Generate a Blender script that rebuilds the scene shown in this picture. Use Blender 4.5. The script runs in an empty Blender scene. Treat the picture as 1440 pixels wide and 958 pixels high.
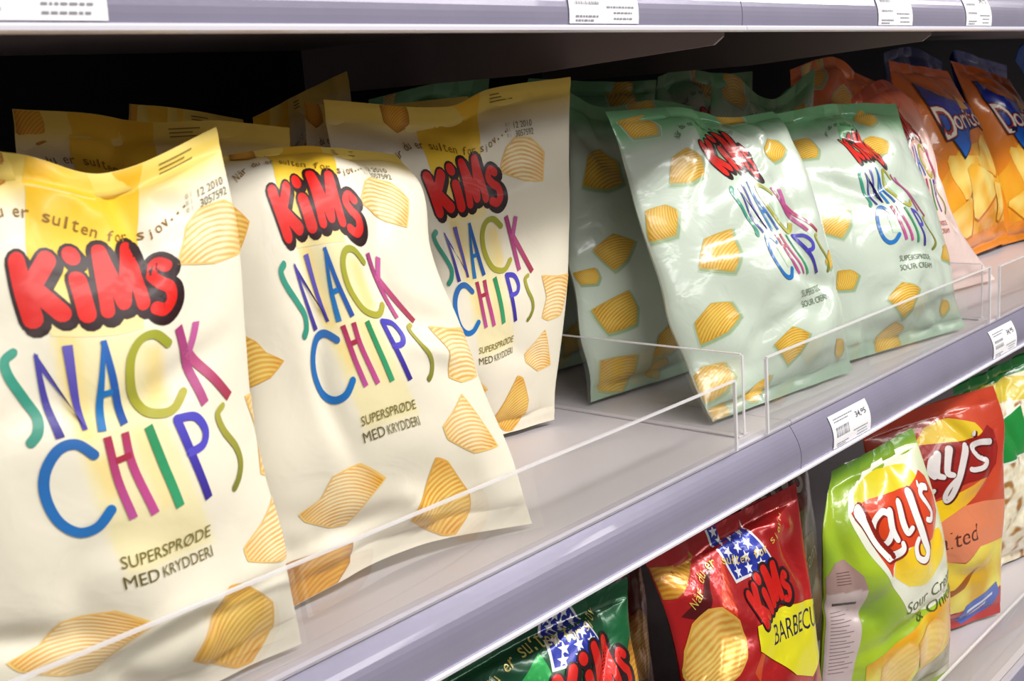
import bpy, bmesh, math, random
import numpy as np
from mathutils import Vector, Matrix, noise

scene = bpy.context.scene
COL = scene.collection

# ---------------------------------------------------------------- helpers
def lin(c):
    c = c / 255.0
    return c / 12.92 if c <= 0.04045 else ((c + 0.055) / 1.055) ** 2.4

def rgb(h):
    if isinstance(h, str):
        h = h.lstrip('#')
        h = tuple(int(h[i:i + 2], 16) for i in (0, 2, 4))
    return tuple(lin(x) for x in h)

def mixc(a, b, t):
    t = min(1.0, max(0.0, t))
    return tuple(a[k] * (1 - t) + b[k] * t for k in range(3))

def tag(o, label=None, cat=None, group=None, kind=None):
    if label: o['label'] = label
    if cat: o['category'] = cat
    if group: o['group'] = group
    if kind: o['kind'] = kind
    return o

def empty(name, loc):
    o = bpy.data.objects.new(name, None)
    o.empty_display_size = 0.02
    COL.objects.link(o)
    o.location = loc
    return o

def link(name, me, mats, parent=None):
    o = bpy.data.objects.new(name, me)
    for m in (mats if isinstance(mats, (list, tuple)) else [mats]):
        me.materials.append(m)
    COL.objects.link(o)
    if parent is not None:
        o.parent = parent
        o.matrix_parent_inverse = Matrix.Translation(-Vector(parent.location))
    return o

def bm_obj(name, bm, mats, parent=None, smooth=False):
    me = bpy.data.meshes.new(name)
    bmesh.ops.recalc_face_normals(bm, faces=bm.faces)
    bm.to_mesh(me); bm.free()
    if smooth:
        me.polygons.foreach_set('use_smooth', [True] * len(me.polygons))
    return link(name, me, mats, parent)

def add_box(bm, x0, x1, y0, y1, z0, z1, bev=0.0, mat=0):
    vs = [bm.verts.new((x, y, z)) for x in (x0, x1) for y in (y0, y1) for z in (z0, z1)]
    idx = [(0, 1, 3, 2), (4, 6, 7, 5), (0, 4, 5, 1), (2, 3, 7, 6), (0, 2, 6, 4), (1, 5, 7, 3)]
    fs = [bm.faces.new([vs[i] for i in f]) for f in idx]
    for f in fs: f.material_index = mat
    if bev:
        es = list({e for f in fs for e in f.edges})
        r = bmesh.ops.bevel(bm, geom=es, offset=bev, segments=2, affect='EDGES', profile=.6)
    return fs

def extrude_profile(bm, prof, x0, x1, nx=1, closed=True, mat=0):
    """prof: list of (y, z); swept along X"""
    rings = []
    for i in range(nx + 1):
        x = x0 + (x1 - x0) * i / nx
        rings.append([bm.verts.new((x, y, z)) for y, z in prof])
    n = len(prof)
    for a, b in zip(rings, rings[1:]):
        for j in range(n if closed else n - 1):
            k = (j + 1) % n
            bm.faces.new((a[j], a[k], b[k], b[j])).material_index = mat
    if closed:
        bm.faces.new(rings[0]); bm.faces.new(list(reversed(rings[-1])))

# ---------------------------------------------------------------- materials
def new_mat(name):
    m = bpy.data.materials.new(name); m.use_nodes = True
    nt = m.node_tree
    b = nt.nodes['Principled BSDF']
    return m, nt, b

def simple(name, col, rough=.5, metal=0.0, bump=0.0, bscale=40, var=0.0, vscale=8, coat=0.0):
    m, nt, b = new_mat(name)
    N, L = nt.nodes, nt.links
    c = rgb(col)
    b.inputs['Base Color'].default_value = (*c, 1)
    b.inputs['Roughness'].default_value = rough
    b.inputs['Metallic'].default_value = metal
    b.inputs['Coat Weight'].default_value = coat
    tc = N.new('ShaderNodeTexCoord')
    if var:
        n = N.new('ShaderNodeTexNoise'); n.inputs['Scale'].default_value = vscale; n.inputs['Detail'].default_value = 6
        L.new(tc.outputs['Object'], n.inputs['Vector'])
        mx = N.new('ShaderNodeMix'); mx.data_type = 'RGBA'
        mx.inputs['A'].default_value = (*[x * (1 - var) for x in c], 1)
        mx.inputs['B'].default_value = (*[min(1, x * (1 + var)) for x in c], 1)
        L.new(n.outputs['Fac'], mx.inputs['Factor']); L.new(mx.outputs['Result'], b.inputs['Base Color'])
    if bump:
        n = N.new('ShaderNodeTexNoise'); n.inputs['Scale'].default_value = bscale; n.inputs['Detail'].default_value = 4
        L.new(tc.outputs['Object'], n.inputs['Vector'])
        bp = N.new('ShaderNodeBump'); bp.inputs['Strength'].default_value = bump; bp.inputs['Distance'].default_value = .002
        L.new(n.outputs['Fac'], bp.inputs['Height']); L.new(bp.outputs['Normal'], b.inputs['Normal'])
    return m

def film_mat(name, rough=.32, metal=0.0, coat=.35, bump=.25, popcorn=False):
    """printed plastic film: colour from the print layer, ridged chips drawn from the 'ridge' coordinates"""
    m, nt, b = new_mat(name)
    N, L = nt.nodes, nt.links
    at = N.new('ShaderNodeAttribute'); at.attribute_name = 'Col'
    uv = N.new('ShaderNodeUVMap'); uv.uv_map = 'ridge'
    sp = N.new('ShaderNodeSeparateXYZ'); L.new(uv.outputs['UV'], sp.inputs[0])
    tc = N.new('ShaderNodeTexCoord')
    ns = N.new('ShaderNodeTexNoise'); ns.inputs['Scale'].default_value = 90; ns.inputs['Detail'].default_value = 3
    L.new(tc.outputs['Object'], ns.inputs['Vector'])
    def mth(op, a, bb, c=None):
        n = N.new('ShaderNodeMath'); n.operation = op
        for i, x in enumerate((a, bb, c)):
            if x is None: continue
            if isinstance(x, (int, float)): n.inputs[i].default_value = x
            else: L.new(x, n.inputs[i])
        return n.outputs[0]
    ph = mth('MULTIPLY_ADD', ns.outputs['Fac'], 3.0, sp.outputs['X'])
    s = mth('SINE', ph, 0.0)
    s = mth('MULTIPLY_ADD', s, .5, .5)
    s = mth('POWER', s, 1.1)
    s = mth('MULTIPLY', s, sp.outputs['Y'])
    n2 = N.new('ShaderNodeTexNoise'); n2.inputs['Scale'].default_value = 55; n2.inputs['Detail'].default_value = 2
    L.new(tc.outputs['Object'], n2.inputs['Vector'])
    r = N.new('ShaderNodeMapRange'); r.inputs['From Min'].default_value = .3; r.inputs['From Max'].default_value = .75
    r.inputs['To Min'].default_value = .55; r.inputs['To Max'].default_value = 1
    L.new(n2.outputs['Fac'], r.inputs['Value'])
    s = mth('MULTIPLY', s, r.outputs[0])
    dk = N.new('ShaderNodeMix'); dk.data_type = 'RGBA'; dk.blend_type = 'MULTIPLY'
    dk.inputs['B'].default_value = (.78, .40, .08, 1)
    L.new(s, dk.inputs['Factor']); L.new(at.outputs['Color'], dk.inputs['A'])
    L.new(dk.outputs['Result'], b.inputs['Base Color'])
    b.inputs['Roughness'].default_value = rough
    b.inputs['Metallic'].default_value = metal
    b.inputs['Coat Weight'].default_value = coat
    b.inputs['Coat Roughness'].default_value = .12
    b.inputs['Specular IOR Level'].default_value = .5 if coat > .2 else .32
    n3 = N.new('ShaderNodeTexNoise'); n3.inputs['Scale'].default_value = 26; n3.inputs['Detail'].default_value = 3
    n3.inputs['Distortion'].default_value = .6
    L.new(tc.outputs['Object'], n3.inputs['Vector'])
    bp = N.new('ShaderNodeBump'); bp.inputs['Strength'].default_value = bump; bp.inputs['Distance'].default_value = .004
    L.new(n3.outputs['Fac'], bp.inputs['Height']); L.new(bp.outputs['Normal'], b.inputs['Normal'])
    L.new(bp.outputs['Normal'], b.inputs['Coat Normal'])
    return m

FILM = film_mat('printed_matte_film', .42, 0, .06, .3)
FILM_G = film_mat('printed_glossy_film', .26, 0, .55, .45)
FILM_R = film_mat('printed_foil_film', .28, .35, .6, .6)

# ---------------------------------------------------------------- flat print art
AS = 1.54           # bag height / bag width: keeps strokes round in (a, b) print coordinates

class Art:
    """coloured shapes in print coordinates a (0..1 across), b (0..1 up)"""
    def __init__(s):
        s.v = []; s.f = []; s.lv = 0
    def add(s, pts, faces, cols, ridge=None):
        """pts (a,b); cols per point"""
        o = len(s.v)
        for i, p in enumerate(pts):
            c = cols[i] if isinstance(cols, list) else cols
            s.v.append((p[0], p[1], s.lv, c, ridge[i] if ridge else (0., 0.)))
        for f in faces: s.f.append(tuple(o + k for k in f))
    def fill(s, poly, col, ridge=None, step=.013):
        """poly: outline; col: colour or fn(a,b); ridge: fn(a,b)->(phase, amount)"""
        bm = bmesh.new()
        vs = [bm.verts.new((p[0], p[1], 0)) for p in poly]
        f = bm.faces.new(vs)
        bmesh.ops.triangulate(bm, faces=[f])
        for ax in (0, 1):
            lo = min(p[ax] for p in poly); hi = max(p[ax] for p in poly); st = step / (AS if ax else 1)
            k = math.floor(lo / st) + 1
            while k * st < hi:
                co = [0, 0, 0]; co[ax] = k * st; no = [0, 0, 0]; no[ax] = 1
                bmesh.ops.bisect_plane(bm, geom=list(bm.verts) + list(bm.edges) + list(bm.faces), plane_co=co, plane_no=no, dist=1e-6)
                k += 1
        bm.verts.index_update()
        pts = [(v.co.x, v.co.y) for v in bm.verts]
        fs = []
        for f in bm.faces:
            q = [v.index for v in f.verts]
            if f.normal.z < 0: q.reverse()
            fs.append(q)
        s.add(pts, fs, [col(*p) for p in pts] if callable(col) else col, [ridge(*p) for p in pts] if ridge else None)
        bm.free()
    def stroke(s, pts, w, col, col2=None, w2=None, cap=True, smooth=True):
        """w: half width in a units"""
        P = [(p[0], p[1] * AS) for p in pts]
        if smooth and len(P) > 2: P = catmull(P, 8)
        # resample
        out = [P[0]]
        for p in P[1:]:
            d = math.dist(out[-1], p); n = max(1, int(d / .012))
            q0 = out[-1]
            for k in range(1, n + 1): out.append((q0[0] + (p[0] - q0[0]) * k / n, q0[1] + (p[1] - q0[1]) * k / n))
        P = out; n = len(P)
        w2 = w if w2 is None else w2
        L = []; R = []; M = []; cols = []
        for i, p in enumerate(P):
            a = P[max(0, i - 1)]; b = P[min(n - 1, i + 1)]
            dx, dy = b[0] - a[0], b[1] - a[1]; l = math.hypot(dx, dy) or 1
            ww = w + (w2 - w) * i / (n - 1)
            nx, ny = -dy / l * ww, dx / l * ww
            L.append((p[0] + nx, (p[1] + ny) / AS)); R.append((p[0] - nx, (p[1] - ny) / AS)); M.append((p[0], p[1] / AS))
            cols.append(mixc(col, col2, i / (n - 1)) if col2 else col)
        pts2 = L + M + R; c3 = cols * 3
        fs = []
        for i in range(n - 1):
            fs.append((i, n + i, n + i + 1, i + 1)); fs.append((n + i, 2 * n + i, 2 * n + i + 1, n + i + 1))
        if cap:
            for e, ww, sg in ((0, w, -1), (n - 1, w2, 1)):
                a = P[max(0, e - 1)]; b = P[min(n - 1, e + 1)]
                th = math.atan2((b[1] - a[1]) * sg, (b[0] - a[0]) * sg)
                c0 = len(pts2); m = 6
                for k in range(m + 1):
                    t = th - math.pi / 2 + math.pi * k / m
                    pts2.append((P[e][0] + ww * math.cos(t), (P[e][1] + ww * math.sin(t)) / AS)); c3.append(cols[e])
                for k in range(m): fs.append((n + e, c0 + k, c0 + k + 1))
        s.add(pts2, fs, c3)
    def chip(s, poly, ang=0., n=12, tone=0, edge=True, smooth=True, shadow=None, amt=1.0):
        P = [(p[0], p[1] * AS) for p in poly]
        if smooth: P = catmull_closed(P, 4)
        cx = sum(p[0] for p in P) / len(P); cy = sum(p[1] for p in P) / len(P)
        rad = sum(math.dist(p, (cx, cy)) for p in P) / len(P)
        def sc(k, ox=0, oy=0): return [(cx + (p[0] - cx) * k + ox, (cy + (p[1] - cy) * k + oy) / AS) for p in P]
        l0 = s.lv
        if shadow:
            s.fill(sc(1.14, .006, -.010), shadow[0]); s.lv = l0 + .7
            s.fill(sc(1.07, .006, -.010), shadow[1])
        ca, sa = math.cos(ang), math.sin(ang)
        body, rim = [(rgb('#FFF0C2'), rgb('#F0BC48')), (rgb('#ECCF62'), rgb('#C0962A')), (rgb('#E6B23C'), rgb('#9A5A12')), (rgb('#F7D878'), rgb('#E2A030'))][tone]
        s.lv = l0 + 1.4
        if edge: s.fill(sc(1.0), mixc(body, rim, .75))
        def col(a, b):
            d = math.dist((a, b * AS), (cx, cy)) / rad
            nn = noise.noise((a * 9, b * 14, tone * 3.1)) * .35
            return mixc(body, rim, (d - .5) * .9 + nn)
        def rd(a, b):
            x, y = a - cx, b * AS - cy
            t = (-sa * x + ca * y) + .25 * (ca * x + sa * y) ** 2 / rad
            return (t / rad * n * 1.45 * math.pi, amt)
        s.lv = l0 + 2.1
        s.fill(sc(.94 if edge else 1.), col, rd)
        s.lv = l0
    def text(s, txt, box, col, bold=0.0, shear=0.0, rot=0.0):
        """fit text to box (a0, b0, a1, b1)"""
        cu = bpy.data.curves.new('t', 'FONT'); cu.body = txt; cu.resolution_u = 3; cu.offset = bold if bold > .03 else 0
        ob = bpy.data.objects.new('t', cu)
        me = bpy.data.meshes.new_from_object(ob)
        V = [(v.co.x, v.co.y) for v in me.vertices]
        F = [tuple(p.vertices) for p in me.polygons]
        bpy.data.objects.remove(ob); bpy.data.curves.remove(cu); bpy.data.meshes.remove(me)
        if not V: return
        x0 = min(v[0] for v in V); x1 = max(v[0] for v in V); y0 = min(v[1] for v in V); y1 = max(v[1] for v in V)
        a0, b0, a1, b1 = box
        ca, sa = math.cos(rot), math.sin(rot)
        pts = []
        mx, my = (a0 + a1) / 2, (b0 + b1) / 2 * AS
        for x, y in V:
            fy = (y - y0) / (y1 - y0 or 1)
            X = a0 + (a1 - a0) * (x - x0) / (x1 - x0 or 1) + shear * (fy - .5) - mx; Y = (b0 + (b1 - b0) * fy) * AS - my
            pts.append((mx + X * ca - Y * sa, (my + X * sa + Y * ca) / AS))
        s.add(pts, F, col)
    def path_text(s, txt, path, h, col, adv=None, bold=.01):
        P = catmull([(p[0], p[1] * AS) for p in path], 10)
        d = [0.]
        for a, b in zip(P, P[1:]): d.append(d[-1] + math.dist(a, b))
        n = len(txt)
        for i, ch in enumerate(txt):
            if ch == ' ': continue
            t = d[-1] * (i + .5) / n
            j = max(k for k in range(len(d)) if d[k] <= t); j = min(j, len(P) - 2)
            a, b = P[j], P[j + 1]; f = (t - d[j]) / (d[j + 1] - d[j] or 1)
            x, y = a[0] + (b[0] - a[0]) * f, a[1] + (b[1] - a[1]) * f
            w = d[-1] / n * (.38 if ch not in 'il.j' else .14)
            tall = 1.0 if ch in 'ldfbNtåh' else (.25 if ch == '.' else .7)
            lo = -.25 * h if ch in 'j' else 0
            s.text(ch, (x - w, (y + lo) / AS, x + w, (y + h * tall) / AS), col, bold=bold, rot=math.atan2(b[1] - a[1], b[0] - a[0]))
    def star(s, a, b, r, col, rot=0.):
        pts = []
        for k in range(10):
            q = r if k % 2 == 0 else r * .42; t = rot + math.pi / 2 + k * math.pi / 5
            pts.append((a + q * math.cos(t), b + q * math.sin(t) / AS))
        s.add(pts + [(a, b)], [(10, k, (k + 1) % 10) for k in range(10)], col)

def catmull(P, k):
    out = []
    for i in range(len(P) - 1):
        p0 = P[max(0, i - 1)]; p1 = P[i]; p2 = P[i + 1]; p3 = P[min(len(P) - 1, i + 2)]
        for j in range(k):
            t = j / k
            out.append(tuple(.5 * (2 * p1[m] + (p2[m] - p0[m]) * t + (2 * p0[m] - 5 * p1[m] + 4 * p2[m] - p3[m]) * t * t + (3 * p1[m] - p0[m] - 3 * p2[m] + p3[m]) * t ** 3) for m in range(2)))
    out.append(P[-1]); return out

def catmull_closed(P, k):
    n = len(P); out = []
    for i in range(n):
        p0, p1, p2, p3 = P[i - 1], P[i], P[(i + 1) % n], P[(i + 2) % n]
        for j in range(k):
            t = j / k
            q = tuple(.5 * (2 * p1[m] + (p2[m] - p0[m]) * t + (2 * p0[m] - 5 * p1[m] + 4 * p2[m] - p3[m]) * t * t + (3 * p1[m] - p0[m] - 3 * p2[m] + p3[m]) * t ** 3) for m in range(2))
            l = (p1[0] + (p2[0] - p1[0]) * t, p1[1] + (p2[1] - p1[1]) * t)
            out.append((q[0] * .22 + l[0] * .78, q[1] * .22 + l[1] * .78))
    return out

# ---- the lettering the snack bags share
def kims(A, ox=0., oy=0., k=1.0, rk=1.0, red='#DC1A10', dark='#2B1014', kx=None):
    kx = kx or k
    def T(p): return (.35 + ox + (p[0] - .35) * kx, .78 + oy + (p[1] - .78) * k)
    LET = [[[(.162, .818), (.204, .726)], [(.24, .824), (.195, .772)], [(.198, .778), (.268, .738)]],
           [[(.312, .795), (.328, .738)], [(.300, .838), (.302, .835)]],
           [[(.372, .850), (.380, .742)], [(.376, .850), (.424, .752)], [(.452, .848), (.426, .752)], [(.456, .848), (.476, .742)]],
           [[(.556, .792), (.532, .803), (.513, .788), (.530, .768), (.556, .752), (.558, .730), (.535, .718), (.508, .727)]]]
    r0 = .0235 * min(k, kx) * rk; l0 = A.lv
    for let in LET:                              # dark block shadow
        for st in let:
            for dx, dy in ((.010, -.008), (.0, .0)):
                A.stroke([T((p[0] + dx, p[1] + dy)) for p in st], r0 * 1.38, rgb(dark))
    for li, let in enumerate(LET):
        A.lv = l0 + .2
        for st in let: A.stroke([T(p) for p in st], r0 * (1.22, 1.22, 1.08, 1.0)[li], rgb(dark))
        A.lv = l0 + 1.2
        for st in let:
            A.stroke([T(p) for p in st], r0 * (1.0, 1.0, .80, .72)[li], rgb(red))
    A.lv = l0

def snack_chips(A, w=1.0):
    c = rgb
    g = .0105 * w
    A.stroke([(.160, .675), (.141, .663), (.152, .639), (.190, .601), (.213, .573), (.208, .549), (.190, .535)], g * 1.1, c('#3F9E86'), c('#35907A'))
    A.stroke([(.212, .671), (.254, .538)], g * .45, c('#504AA8'), c('#43388F'), g, cap=False)
    A.add([(.208, .674), (.214, .671), (.318, .543), (.298, .575), (.214, .655)], [(0, 4, 1), (1, 4, 3), (1, 3, 2)], c('#4F44A6'))
    A.stroke([(.281, .686), (.313, .547)], g * 1.15, c('#6A60B8'), c('#4A3FA4'), g * .6, cap=False)
    A.stroke([(.364, .693), (.353, .541)], g * .4, c('#2A6AB8'), c('#2277B8'), g * 1.05, cap=False)
    A.stroke([(.364, .693), (.413, .544)], g * .7, c('#2D66B6'), c('#2A55A4'), g, cap=False)
    A.stroke([(.360, .602), (.398, .606)], g * .8, c('#2277C0'), cap=False)
    A.stroke([(.542, .655), (.500, .682), (.457, .681), (.430, .652), (.434, .604), (.469, .557), (.517, .538), (.554, .538), (.585, .556)], g * 1.1, c('#9EA233'), c('#B3AC3C'))
    A.stroke([(.576, .675), (.640, .520)], g * 1.15, c('#A8407A'), c('#B85488'), cap=False)
    A.stroke([(.637, .667), (.612, .618)], g * 1.1, c('#C6609E'), c('#C6609E'), cap=False)
    A.stroke([(.602, .627), (.727, .507)], g * 1.15, c('#C65C90'), c('#A83A4C'), cap=False)
    A.stroke([(.324, .506), (.287, .526), (.246, .520), (.212, .489), (.203, .451), (.220, .409), (.259, .386), (.306, .389), (.345, .413)], g * 1.2, c('#3268AC'), c('#2474BE'))
    A.stroke([(.362, .531), (.374, .458), (.394, .391)], g, c('#A62C48'), c('#C458A0'), cap=False)
    A.stroke([(.410, .531), (.416, .478), (.448, .388)], g, c('#A83250'), c('#C8549A'), cap=False)
    A.stroke([(.374, .489), (.418, .492)], g * .8, c('#A83048'), cap=False)
    A.stroke([(.475, .527), (.514, .384)], g * 1.1, c('#2C8C58'), c('#3DA270'), cap=False)
    A.stroke([(.552, .518), (.598, .376)], g * 1.05, c('#5248BE'), c('#3C2C90'), cap=False)
    A.stroke([(.552, .519), (.602, .509), (.626, .480), (.611, .460), (.569, .458)], g, c('#4C46BA'), c('#5A50C4'))
    A.stroke([(.697, .499), (.676, .490), (.689, .460), (.722, .425), (.729, .400), (.713, .380), (.690, .368)], g * .9, c('#B3AE4A'), c('#7A7C2C'))

SLOGAN = 'Når du er sulten for sjov...'

def smooth_poly(P): return [(x, y / AS) for x, y in catmull_closed([(p[0], p[1] * AS) for p in P], 4)]

def art_yellow():
    A = Art(); c = rgb
    # central yellow panel fading down
    def band(a, b):
        if b > .80: return mixc(c('#F6CC3C'), c('#EDB92A'), (b - .86) / .12)
        return mixc(c('#F6CC3C'), c('#F6E4A8'), (.82 - b) / .12)
    A.fill([(.20, 1.0), (.188, .85), (.20, .78), (.245, .70), (.47, .70), (.485, .78), (.50, .86), (.525, .93), (.55, 1.0)], band)
    A.lv = 3
    A.path_text(SLOGAN, [(.00, .845), (.10, .885), (.20, .890), (.33, .880), (.45, .862), (.55, .855), (.66, .885)], .032, c('#8A6414'))
    # chips
    A.lv = 0
    A.chip([(.64, .845), (.70, .866), (.79, .858), (.865, .815), (.83, .742), (.72, .750), (.59, .785), (.60, .805)], -.1, 9, 0)
    A.chip([(.79, .490), (.90, .478), (1.03, .47), (1.00, .40), (.97, .350), (.86, .345), (.801, .362), (.83, .42)], -.05, 9, 0)
    A.chip([(.835, .322), (.875, .275), (.93, .195), (.80, .190), (.690, .232), (.685, .262), (.760, .290)], .05, 10, 0)
    A.chip([(.02, .192), (.11, .205), (.17, .240), (.30, .240), (.39, .188), (.30, .155), (.215, .118), (.14, .130), (.04, .170)], -.15, 14, 0)
    A.chip([(.615, .200), (.67, .185), (.75, .10), (.745, .050), (.66, .005), (.60, .008), (.458, .070), (.53, .125)], .45, 11, 3)
    A.chip([(-.12, .60), (-.01, .555), (.02, .53), (.085, .503), (.02, .480), (-.12, .475)], 0, 8, 3)
    A.chip([(-.06, .10), (.1, .09), (.22, .075), (.20, .03), (.10, -.01), (-.05, -.01)], .2, 9, 2)
    A.chip([(-.02, 1.01), (.13, 1.005), (.15, .95), (.08, .93), (.0, .955)], .7, 9, 2)
    A.chip([(-.10, .80), (-.02, .80), (.04, .765), (-.01, .72), (-.10, .73)], 0, 6, 3)
    A.lv = 2
    kims(A)
    A.lv = 3
    snack_chips(A)
    A.text('SUPERSPRØDE', (.337, .313, .590, .333), c('#7A6E2E'), bold=.0, shear=.004)
    A.text('MED', (.331, .277, .424, .299), c('#6A5E22'), bold=.004)
    A.text('KRYDDERI', (.436, .277, .585, .297), c('#7A6E2E'))
    # stamped date
    A.text('12 2010', (.700, .888, .800, .904), c('#7C7450'), bold=.01)
    A.text('3057592', (.704, .866, .806, .882), c('#7C7450'), bold=.01)
    for k in range(3): A.text('|||  |', (.655, .868 + k * .014, .675, .878 + k * .014), c('#8A8058'))
    for k in range(3):
        A.fill([(.60, .985 - k * .009), (.60 + .12 - .03 * (k == 1), .985 - k * .009), (.72 - .03 * (k == 1), .982 - k * .009), (.60, .982 - k * .009)], c('#8A7424'))
    return A

def art_green(logo='#DB2A22', band0='#7FBF88', band1='#C2D8C0', txt='#6A7A62', pink=False):
    A = Art(); c = rgb
    A.fill([(.20, 1.0), (.19, .85), (.20, .70), (.47, .70), (.50, .86), (.55, 1.0)], lambda a, b: mixc(c(band0), c(band1), (.82 - b) / .12))
    A.lv = 1
    A.fill([(.45, .67), (.47, .57), (.55, .545), (.54, .62), (.50, .665)], c(band1))
    A.fill([(.29, .49), (.30, .42), (.345, .42), (.36, .49)], c(band1))
    A.lv = 3
    A.path_text(SLOGAN, [(.00, .845), (.10, .885), (.20, .890), (.33, .880), (.45, .862), (.55, .855), (.66, .885)], .03, c('#3F6A44') if not pink else c('#8A3020'))
    A.lv = 2
    kims(A, red=logo)
    A.lv = 3
    snack_chips(A, 1.0)
    A.text('SUPERSPRØDE', (.337, .313, .590, .335), c(txt), bold=.01)
    A.text('SOUR CREAM', (.331, .277, .585, .299), c(txt), bold=.02)
    return A

def potato_shapes():
    return [[(-.9, -.5), (-.5, .5), (.3, .8), (.9, .3), (.8, -.5), (0, -.7)],
            [(-.8, .5), (.6, .7), (.8, -.1), (.5, -.7), (-.6, -.6)],
            [(-.9, .1), (-.1, .8), (.9, .5), (.5, -.3), (-.1, -.8)],
            [(-.5, .8), (.5, .6), (.7, -.1), (.1, -.8), (-.6, -.1)],
            [(-.9, -.1), (0, .4), (.9, .7), (.6, -.2), (-.1, -.7), (-.7, -.5)]]

SH = potato_shapes()
def green_chips(lst):
    A = Art()
    for a, b, r, k, ang in lst:
        r *= 1.18
        ca, sa = math.cos(ang), math.sin(ang)
        pts = [(a + r * (x * ca - y * sa), b + r * (x * sa + y * ca) / AS) for x, y in SH[k]]
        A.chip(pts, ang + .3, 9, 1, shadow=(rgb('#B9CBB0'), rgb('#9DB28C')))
    return A

def flag(A, P, rng):
    """blue star panel, corners TL TR BR BL"""
    c = rgb
    A.fill([(P[0][0] - .012, P[0][1]), (P[1][0] + .012, P[1][1]), (P[2][0] + .012, P[2][1] - .006), (P[3][0] - .012, P[3][1] - .006)], c('#E8E8EC'))
    A.lv += 1
    A.fill(P, c('#2030A0'))
    A.lv += 1
    for j in range(5):
        for i in range(3):
            s, t = (i + .5 + .25 * (j % 2)) / 3.3, (j + .5) / 5
            a = (P[0][0] * (1 - s) + P[1][0] * s) * (1 - t) + (P[3][0] * (1 - s) + P[2][0] * s) * t
            b = (P[0][1] * (1 - s) + P[1][1] * s) * (1 - t) + (P[3][1] * (1 - s) + P[2][1] * s) * t
            A.star(a, b, .026, c('#F2F2F5'), rng.uniform(-.3, .3))

def art_american(kind):
    A = Art(); c = rgb; rng = random.Random(4)
    red = kind == 'red'
    def roundchip(a, b, r, tone=3, ang=.1):
        A.chip([(a + r * math.cos(t), b + r * math.sin(t) / AS * 1.02) for t in [k * math.pi / 6 for k in range(12)]], ang, 9, tone)
    if red:
        for (a, b, w, h, cc) in ((.05, .86, .3, .08, '#5A0A10'), (.25, .84, .16, .12, '#D8401E'), (.6, .3, .3, .2, '#7A0E12'), (.03, .45, .2, .2, '#E2402A'), (.35, .62, .12, .16, '#D8501E')):
            A.fill(smooth_poly([(a, b), (a + w * .5, b + h * .4), (a + w, b + h), (a + w * .6, b + h * .2), (a + w * .3, b - h * .3)]), c(cc))
        A.lv = 1
        A.chip([(.0, .985), (.13, .962), (.25, .975), (.27, .955), (.18, .928), (.06, .900), (.0, .91)], -.5, 7, 2)
        roundchip(.165, .745, .165, 3)
        roundchip(.28, .43, .15, 3)
        roundchip(.78, .30, .14, 3)
        A.lv = 1
        flag(A, [(.39, 1.0), (.57, 1.0), (.664, .84), (.402, .865)], rng)
        A.lv = 4
        A.path_text('Når du er sulten for sjov...', [(.10, .86), (.22, .90), (.34, .915), (.50, .885), (.66, .885), (.85, .96)], .035, c('#E8C860'))
        A.lv = 5
        kims(A, ox=.221, oy=.008, k=.85, kx=.75, rk=1.2)
        A.lv = 4
        A.fill([(.40, .757), (.65, .730), (1.0, .645), (1.0, .50), (.80, .455), (.627, .516), (.39, .68)], c('#F6EC20'))
        A.lv = 5
        A.text('BARBECUE', (.50, .615, 1.0, .675), c('#28204A'), rot=-.27)
    else:
        A.fill(smooth_poly([(.25, .80), (.40, .88), (.50, .93), (.52, .87), (.35, .78)]), c('#2AA850'))
        A.chip([(.10, .92), (.22, .93), (.26, .88), (.15, .84), (.08, .87)], .3, 7, 1)
        A.chip([(.88, .78), (.98, .86), (1.0, .70), (.92, .66)], .3, 7, 2)
        A.lv = 1
        flag(A, [(.56, 1.0), (.68, 1.0), (.81, .86), (.536, .886)], rng)
        A.lv = 4
        A.path_text('Når du er sulten for sjov...', [(.22, .85), (.35, .915), (.5, .935), (.62, .925), (.72, .925), (.88, .97)], .042, c('#DCCB70'))
        A.lv = 5
        kims(A, ox=.36, oy=.04, k=1.0, kx=.95)
        A.lv = 4
        A.fill([(.50, .74), (.92, .70), (.92, .55), (.50, .60)], c('#F6EC20'))
    return A

def lays_logo(A, strokes, dark='#8E1510', white='#F4F2F0'):
    """script lettering: (points, half width, end half width)"""
    for dx, dy, ww, cc in ((.010, -.004, 1.4, dark), (0, 0, 1.0, white)):
        A.lv += 1
        for st, w0, w1 in strokes: A.stroke([(p[0] + dx, p[1] + dy) for p in st], w0 * ww, rgb(cc), w2=w1 * ww)
    A.lv -= 2

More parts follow.
